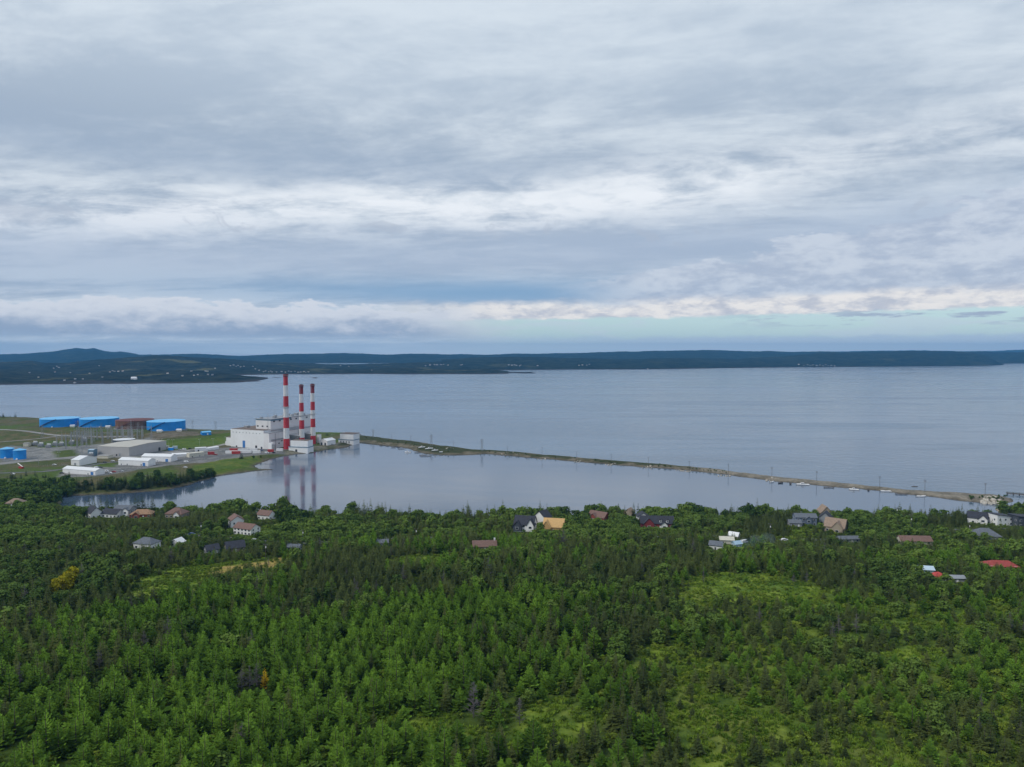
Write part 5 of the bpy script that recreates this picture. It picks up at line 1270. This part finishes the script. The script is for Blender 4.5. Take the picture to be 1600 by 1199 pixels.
for a, hh in ((437, 11), (445, 14), (452, 15), (459, 15), (467, 13), (475, 12), (484, 11)): ex.append((a, 822, hh, 2))
for a in range(1048, 1185, 7): ex.append((a + random.uniform(-2, 2), 814, random.uniform(9, 13), random.choice([0, 0, 2])))
ex += [(929, 807, 10, 2), (942, 806, 10, 0), (966, 811, 13, 0), (976, 812, 12, 0), (990, 809, 13, 0), (997, 811, 13, 0), (1170, 814, 14, 2), (1393, 812, 9, 2)]
for _ in range(150):
    a = random.uniform(572, 1140); f = random.uniform(.15, .7); ex.append((a, np.interp(a, [q[0] for q in SPIT], [q[1] for q in SPIT]) * (1 - f) + np.interp(a, [q[0] for q in SPIT], [q[2] for q in SPIT]) * f, random.uniform(.9, 2.2), 2))
for _ in range(26): ex.append((random.uniform(1510, 1578), random.uniform(777, 781.5), random.uniform(1.2, 2.8), 2))
extra(ex)
pxs, pys = proj(T['x'], T['y'], T['z'] + T['h'] * .6)
size = np.where((pxs > 0) & (pxs < 1600) & (pys < 1195) & (pys > 0), T['h'] * F / T['y'], 0)
KN = ['spruce', 'larch', 'broadleaf']
LB = {'spruce': 'dark green pointed spruce in the foreground forest', 'larch': 'bright green feathery larch in the foreground forest', 'broadleaf': 'rounded green broadleaf tree rising among the conifers'}
FL = {'spruce': 'dark spruce wood running from the foreground down to the houses and pond', 'larch': 'bright green young larch wood on the near hillside', 'broadleaf': 'round broadleaf trees massed between the houses and conifers'}
def tree(name, label, cat, crown, x, y, z, h, wv, rz, tv, group=None, trunk=True):
    t = thing(name, label, cat, (x, y, z - .1), rz, group); t.scale = (h * wv, h * wv, h)
    cr = bpy.data.objects.new('crown', crown); link(cr, t); cr['tint'] = float(tv)
    if trunk: tr = bpy.data.objects.new('trunk', TRUNK); link(tr, t)
    return t
def scatter(name, label, cat, meshes_m, pts, scl, rot, var, tn):
    n = len(pts); me = bpy.data.meshes.new(name); me.vertices.add(n); me.vertices.foreach_set('co', np.ascontiguousarray(pts, np.float32).ravel())
    for nm, ty, dat, f in (('size', 'FLOAT_VECTOR', scl, 'vector'), ('turn', 'FLOAT', rot, 'value'), ('variant', 'INT', var, 'value'), ('tint', 'FLOAT', tn, 'value')):
        a = me.attributes.new(nm, ty, 'POINT'); a.data.foreach_set(f, np.ascontiguousarray(dat, np.int32 if ty == 'INT' else np.float32).ravel())
    me.update(); o = link(bpy.data.objects.new(name, me)); tag(o, label, cat, kind='stuff')
    ng = bpy.data.node_groups.new(name, 'GeometryNodeTree'); ng.interface.new_socket('Geometry', in_out='INPUT', socket_type='NodeSocketGeometry'); ng.interface.new_socket('Geometry', in_out='OUTPUT', socket_type='NodeSocketGeometry')
    N, L = ng.nodes, ng.links
    gi, go = N.new('NodeGroupInput'), N.new('NodeGroupOutput'); jn = N.new('GeometryNodeJoinGeometry')
    for me_ in meshes_m:
        po = bpy.data.objects.new(me_.name, me_)
        oi = N.new('GeometryNodeObjectInfo'); oi.inputs['Object'].default_value = po; oi.transform_space = 'ORIGINAL'
        g2 = N.new('GeometryNodeGeometryToInstance'); L.new(oi.outputs['Geometry'], g2.inputs[0]); L.new(g2.outputs[0], jn.inputs[0])
    def att(nm, ty):
        q = N.new('GeometryNodeInputNamedAttribute'); q.data_type = ty; q.inputs['Name'].default_value = nm; return q.outputs['Attribute']
    ip = N.new('GeometryNodeInstanceOnPoints'); L.new(gi.outputs[0], ip.inputs['Points']); L.new(jn.outputs[0], ip.inputs['Instance']); ip.inputs['Pick Instance'].default_value = True
    L.new(att('variant', 'INT'), ip.inputs['Instance Index']); L.new(att('size', 'FLOAT_VECTOR'), ip.inputs['Scale'])
    cx_ = N.new('ShaderNodeCombineXYZ'); L.new(att('turn', 'FLOAT'), cx_.inputs[2]); L.new(cx_.outputs[0], ip.inputs['Rotation'])
    L.new(ip.outputs[0], go.inputs[0])
    md = o.modifiers.new('scatter', 'NODES'); md.node_group = ng
    return o
for ki, kn in enumerate(KN):
    ids = np.where(T['k'] == ki)[0]; order = ids[np.argsort(-size[ids])]; near, rest = order[:300], order[300:]
    for i in near:
        tree(kn + '_tree', LB[kn], kn + ' tree' if kn != 'broadleaf' else 'tree', CR[kn][int(rng.integers(len(CR[kn])))], T['x'][i], T['y'][i], T['z'][i], T['h'][i], T['w'][i], rng.uniform(0, 6.28), T['t'][i], 'nearest ' + kn + ' trees of the forest')
    hh, ww = T['h'][rest], T['w'][rest] * T['h'][rest]
    scatter(kn + '_forest', FL[kn], 'forest', CR[kn], np.stack([T['x'][rest], T['y'][rest], T['z'][rest] - .1], 1), np.stack([ww, ww, hh], 1), rng.uniform(0, 6.28, len(rest)), rng.integers(0, len(CR[kn]), len(rest)), T['t'][rest])
print('TREES', [int((T['k'] == k).sum()) for k in range(3)])
# undergrowth
n = 60000
ys = np.sqrt(rng.uniform(118 ** 2, 600 ** 2, n)); xs = rng.uniform(-.76, .76, n) * ys
c2 = gclr(xs, ys); nn = fbm(xs / 7, ys / 7, 91, 3); k2 = (gsdf(xs, ys) > 2) & (rng.random(n) < np.where(c2 > -4, .75 * sstep(nn, .38, .58) + .10, .30))
dr2 = np.min(np.hypot(xs[:, None] - road_xy[None, ::3, 0], ys[:, None] - road_xy[None, ::3, 1]), 1); k2 &= dr2 > 6
xs, ys, c2 = xs[k2], ys[k2], c2[k2]; zs = gz(xs, ys); hs = rng.uniform(.5, 1.9, len(xs)) * np.where(c2 > -2, .8, 1.25)
l2 = cap_limit(xs, ys, zs); hs = np.minimum(hs, np.maximum(l2, .3))
scatter('undergrowth', 'low green bushes and scrub covering the gaps and clearings of the hillside', 'undergrowth', SHRUB, np.stack([xs, ys, zs - .1], 1), np.stack([hs * rng.uniform(.9, 1.7, len(xs)), hs * rng.uniform(.9, 1.7, len(xs)), hs], 1), rng.uniform(0, 6.28, len(xs)), rng.integers(0, 4, len(xs)), np.clip(rng.normal(.45, .25, len(xs)) + (nn[k2] - .5), 0, 1))
# tall grass in the open places
def tuft(seed):
    r_ = np.random.default_rng(seed); V, Fs = [], []
    for k in range(26):
        a = r_.uniform(0, 6.28); q = r_.uniform(0, .7); b = r_.uniform(0, 6.28); ln = r_.uniform(.5, 1.0); p = np.array([q * math.cos(a), q * math.sin(a), 0])
        kite(V, Fs, p, p + np.array([.35 * math.cos(b), .35 * math.sin(b), ln]), (-math.sin(b), math.cos(b), 0), .09, 0)
    return V, Fs
F_grass = foliage('grass_blades', (0.070, 0.135, 0.013), (0.22, 0.32, 0.036))
n = 240000
ys = np.sqrt(rng.uniform(118 ** 2, 560 ** 2, n)); xs = rng.uniform(-.76, .76, n) * ys
c2 = gclr(xs, ys); nn = fbm(xs / 5, ys / 5, 191, 3); mr = sstep(xs / ys, .10, .24) * (ys < 440)
k2 = ((c2 + (nn - .5) * 10 > -3) | (rng.random(n) < mr * .35)) & (nn > .40) & (gsdf(xs, ys) > 3)
k2 &= ~((ys > 330) & (c2 > -3) & (rng.random(n) < .55))
go_ = np.array([tuple(gpix(a, b)[:2]) for a, b in [(330, 888), (438, 872), (442, 886), (360, 898), (325, 897)]]); k2 &= poly_sdf([tuple(q) for q in go_], xs, ys) < -2
xs, ys, nn = xs[k2], ys[k2], nn[k2]; zs = gz(xs, ys); hs = rng.uniform(.35, 1.0, len(xs)); ws = hs * rng.uniform(.9, 1.6, len(xs))
scatter('tall_grass', 'rough yellow green grass and weeds filling the clearings', 'grass', [proto_mesh('tuft', tuft(600 + k), F_grass) for k in range(4)], np.stack([xs, ys, zs - .05], 1), np.stack([ws, ws, hs], 1), rng.uniform(0, 6.28, len(xs)), rng.integers(0, 4, len(xs)), np.clip(rng.normal(.5, .25, len(xs)) + (fbm(xs / 16, ys / 16, 195, 3) - .5) * 1.8, 0, 1))
print('TUFTS', len(xs))
dm_ = [proto_mesh('dead_spruce', dead(700 + k), M_deadwood) for k in range(3)]
pick = rng.choice(np.where((T['y'] > 150) & (T['y'] < 460) & (T['k'] == 0) & (T['h'] > 5))[0], 70, replace=False)
for i in pick:
    o = bpy.data.objects.new('dead_spruce', dm_[int(rng.integers(3))]); link(o); h_ = T['h'][i] * rng.uniform(.9, 1.15); o.location = (T['x'][i] + 2.1, T['y'][i] - 1.2, T['z'][i]); o.scale = (h_ * .9, h_ * .9, h_); o.rotation_euler.z = rng.uniform(0, 6.28)
    tag(o, 'bare grey dead spruce standing among green conifers', 'dead tree', 'dead spruces scattered through the forest')
# single trees that stand out
def special(label, name, cat, crown, px, py, h, wv, tv=.5, trunk=True):
    g = gpix(px, py); return tree(name, label, cat, crown, g.x, g.y, g.z, h, wv, 1.0, tv, None, trunk)
for k, (a, b, h) in enumerate([(88, 931, 8.5), (98, 927, 9), (106, 923, 10), (114, 918, 10.5)]):
    special(['lowest yellow leaved tree at the left end of the yellow clump', 'yellow leaved tree second from the left in the yellow clump', 'yellow leaved tree third in the yellow clump on the left', 'tallest yellow leaved tree at the right of the yellow clump'][k], 'yellow_tree', 'tree', proto_mesh('yellow_crown', broad(500 + k, 6, 40, .42, .1, 1, .08), F_yellow), a, b, h, .95, .4)
special('small golden yellow larch beside the grey dead trees', 'golden_larch', 'larch tree', proto_mesh('gold_crown', conifer(520, 12, .22, .2, .02, .7, .05), F_gold), 414, 1075, 6.5, 1.1, .5)
special('lime green rounded bush near the right edge of the forest', 'lime_bush', 'bush', proto_mesh('lime_crown', broad(530, 6, 60, .62, .0, .8, .09), F_lime), 1559, 945, 3.6, 1.6, .5, False)
for a, b, h, wv, lb in [(740, 1122, 10.5, 1.25, 'large grey dead tree leaning over the foreground gap'), (812, 1134, 8, 1.0, 'pale grey dead shrub tree beside the foreground clearing'), (378, 1082, 7.5, 1.2, 'grey dead tree leftmost of three in the larch wood'), (390, 1080, 8, 1.1, 'grey dead tree in the middle of three in the larch wood'), (402, 1079, 9, .9, 'grey dead tree next to the golden larch'),
                    (1310, 992, 8, 1.0, 'grey dead tree in the right hand forest, left of a pair'), (1338, 990, 8, 1.1, 'grey dead tree in the right hand forest, right of a pair'), (1099, 912, 9, .6, 'thin grey dead spruce by the mossy clearing'), (1240, 912, 5.5, 1.1, 'grey dead bush at the right of the mossy clearing'), (155, 1050, 7.5, 1.1, 'grey dead tree among the left hand conifers'), (225, 1012, 6.5, 1.2, 'silvery dead tree below the left clearing'), (205, 955, 6.5, 1.0, 'silvery bare tree at the edge of the left clearing'), (832, 985, 7, .7, 'thin grey dead top standing in the middle larch wood')]:
    me = proto_mesh('dead_branches', dead(int(a)), M_deadwood); g = gpix(a, b); o = bpy.data.objects.new('dead_tree', me); link(o); o.location = (g.x, g.y, g.z); o.scale = (h * wv, h * wv, h); tag(o, lb, 'dead tree')

# ------------------------------------------------------------------ smoke and air
def volume_mat(name, colr_, density):
    M = bpy.data.materials.new(name); M.use_nodes = True; nt = M.node_tree; nt.nodes.clear()
    out = nt.nodes.new('ShaderNodeOutputMaterial'); v = nt.nodes.new('ShaderNodeVolumePrincipled')
    v.inputs['Color'].default_value = (*colr_, 1); v.inputs['Density'].default_value = density; v.inputs['Density Attribute'].default_value = ''
    v.inputs['Anisotropy'].default_value = 0.0
    nt.links.new(v.outputs[0], out.inputs['Volume'])
    try: M.cycles.homogeneous_volume = True
    except Exception: pass
    return M
g = gpix(1168, 860)
m = MB()
for dx_, dz_, r_ in [(-8, 3, 3), (-2.5, 4.5, 4.2), (5, 5.5, 5), (13, 6.5, 5.4)]:
    m.lathe([(r_ * math.sin(math.pi * (k + .5) / 10), dz_ - r_ * .9 * math.cos(math.pi * (k + .5) / 10)) for k in range(10)], 14, dx_, 0)
o = m.build('smoke', volume_mat('smoke', (.55, .75, .95), .012)); o.location = g; tag(o, 'thin bluish smoke drifting between the blue shed and trees', 'smoke', kind='stuff')
HZD = 5.2e-5
m = MB().box(-16500, 16500, -1800, 19500, -7, 330)
o = m.build('haze', volume_mat('haze', (.13, .46, .92), HZD)); tag(o, 'faint blue air between the viewpoint and the far hills', 'haze', kind='stuff')
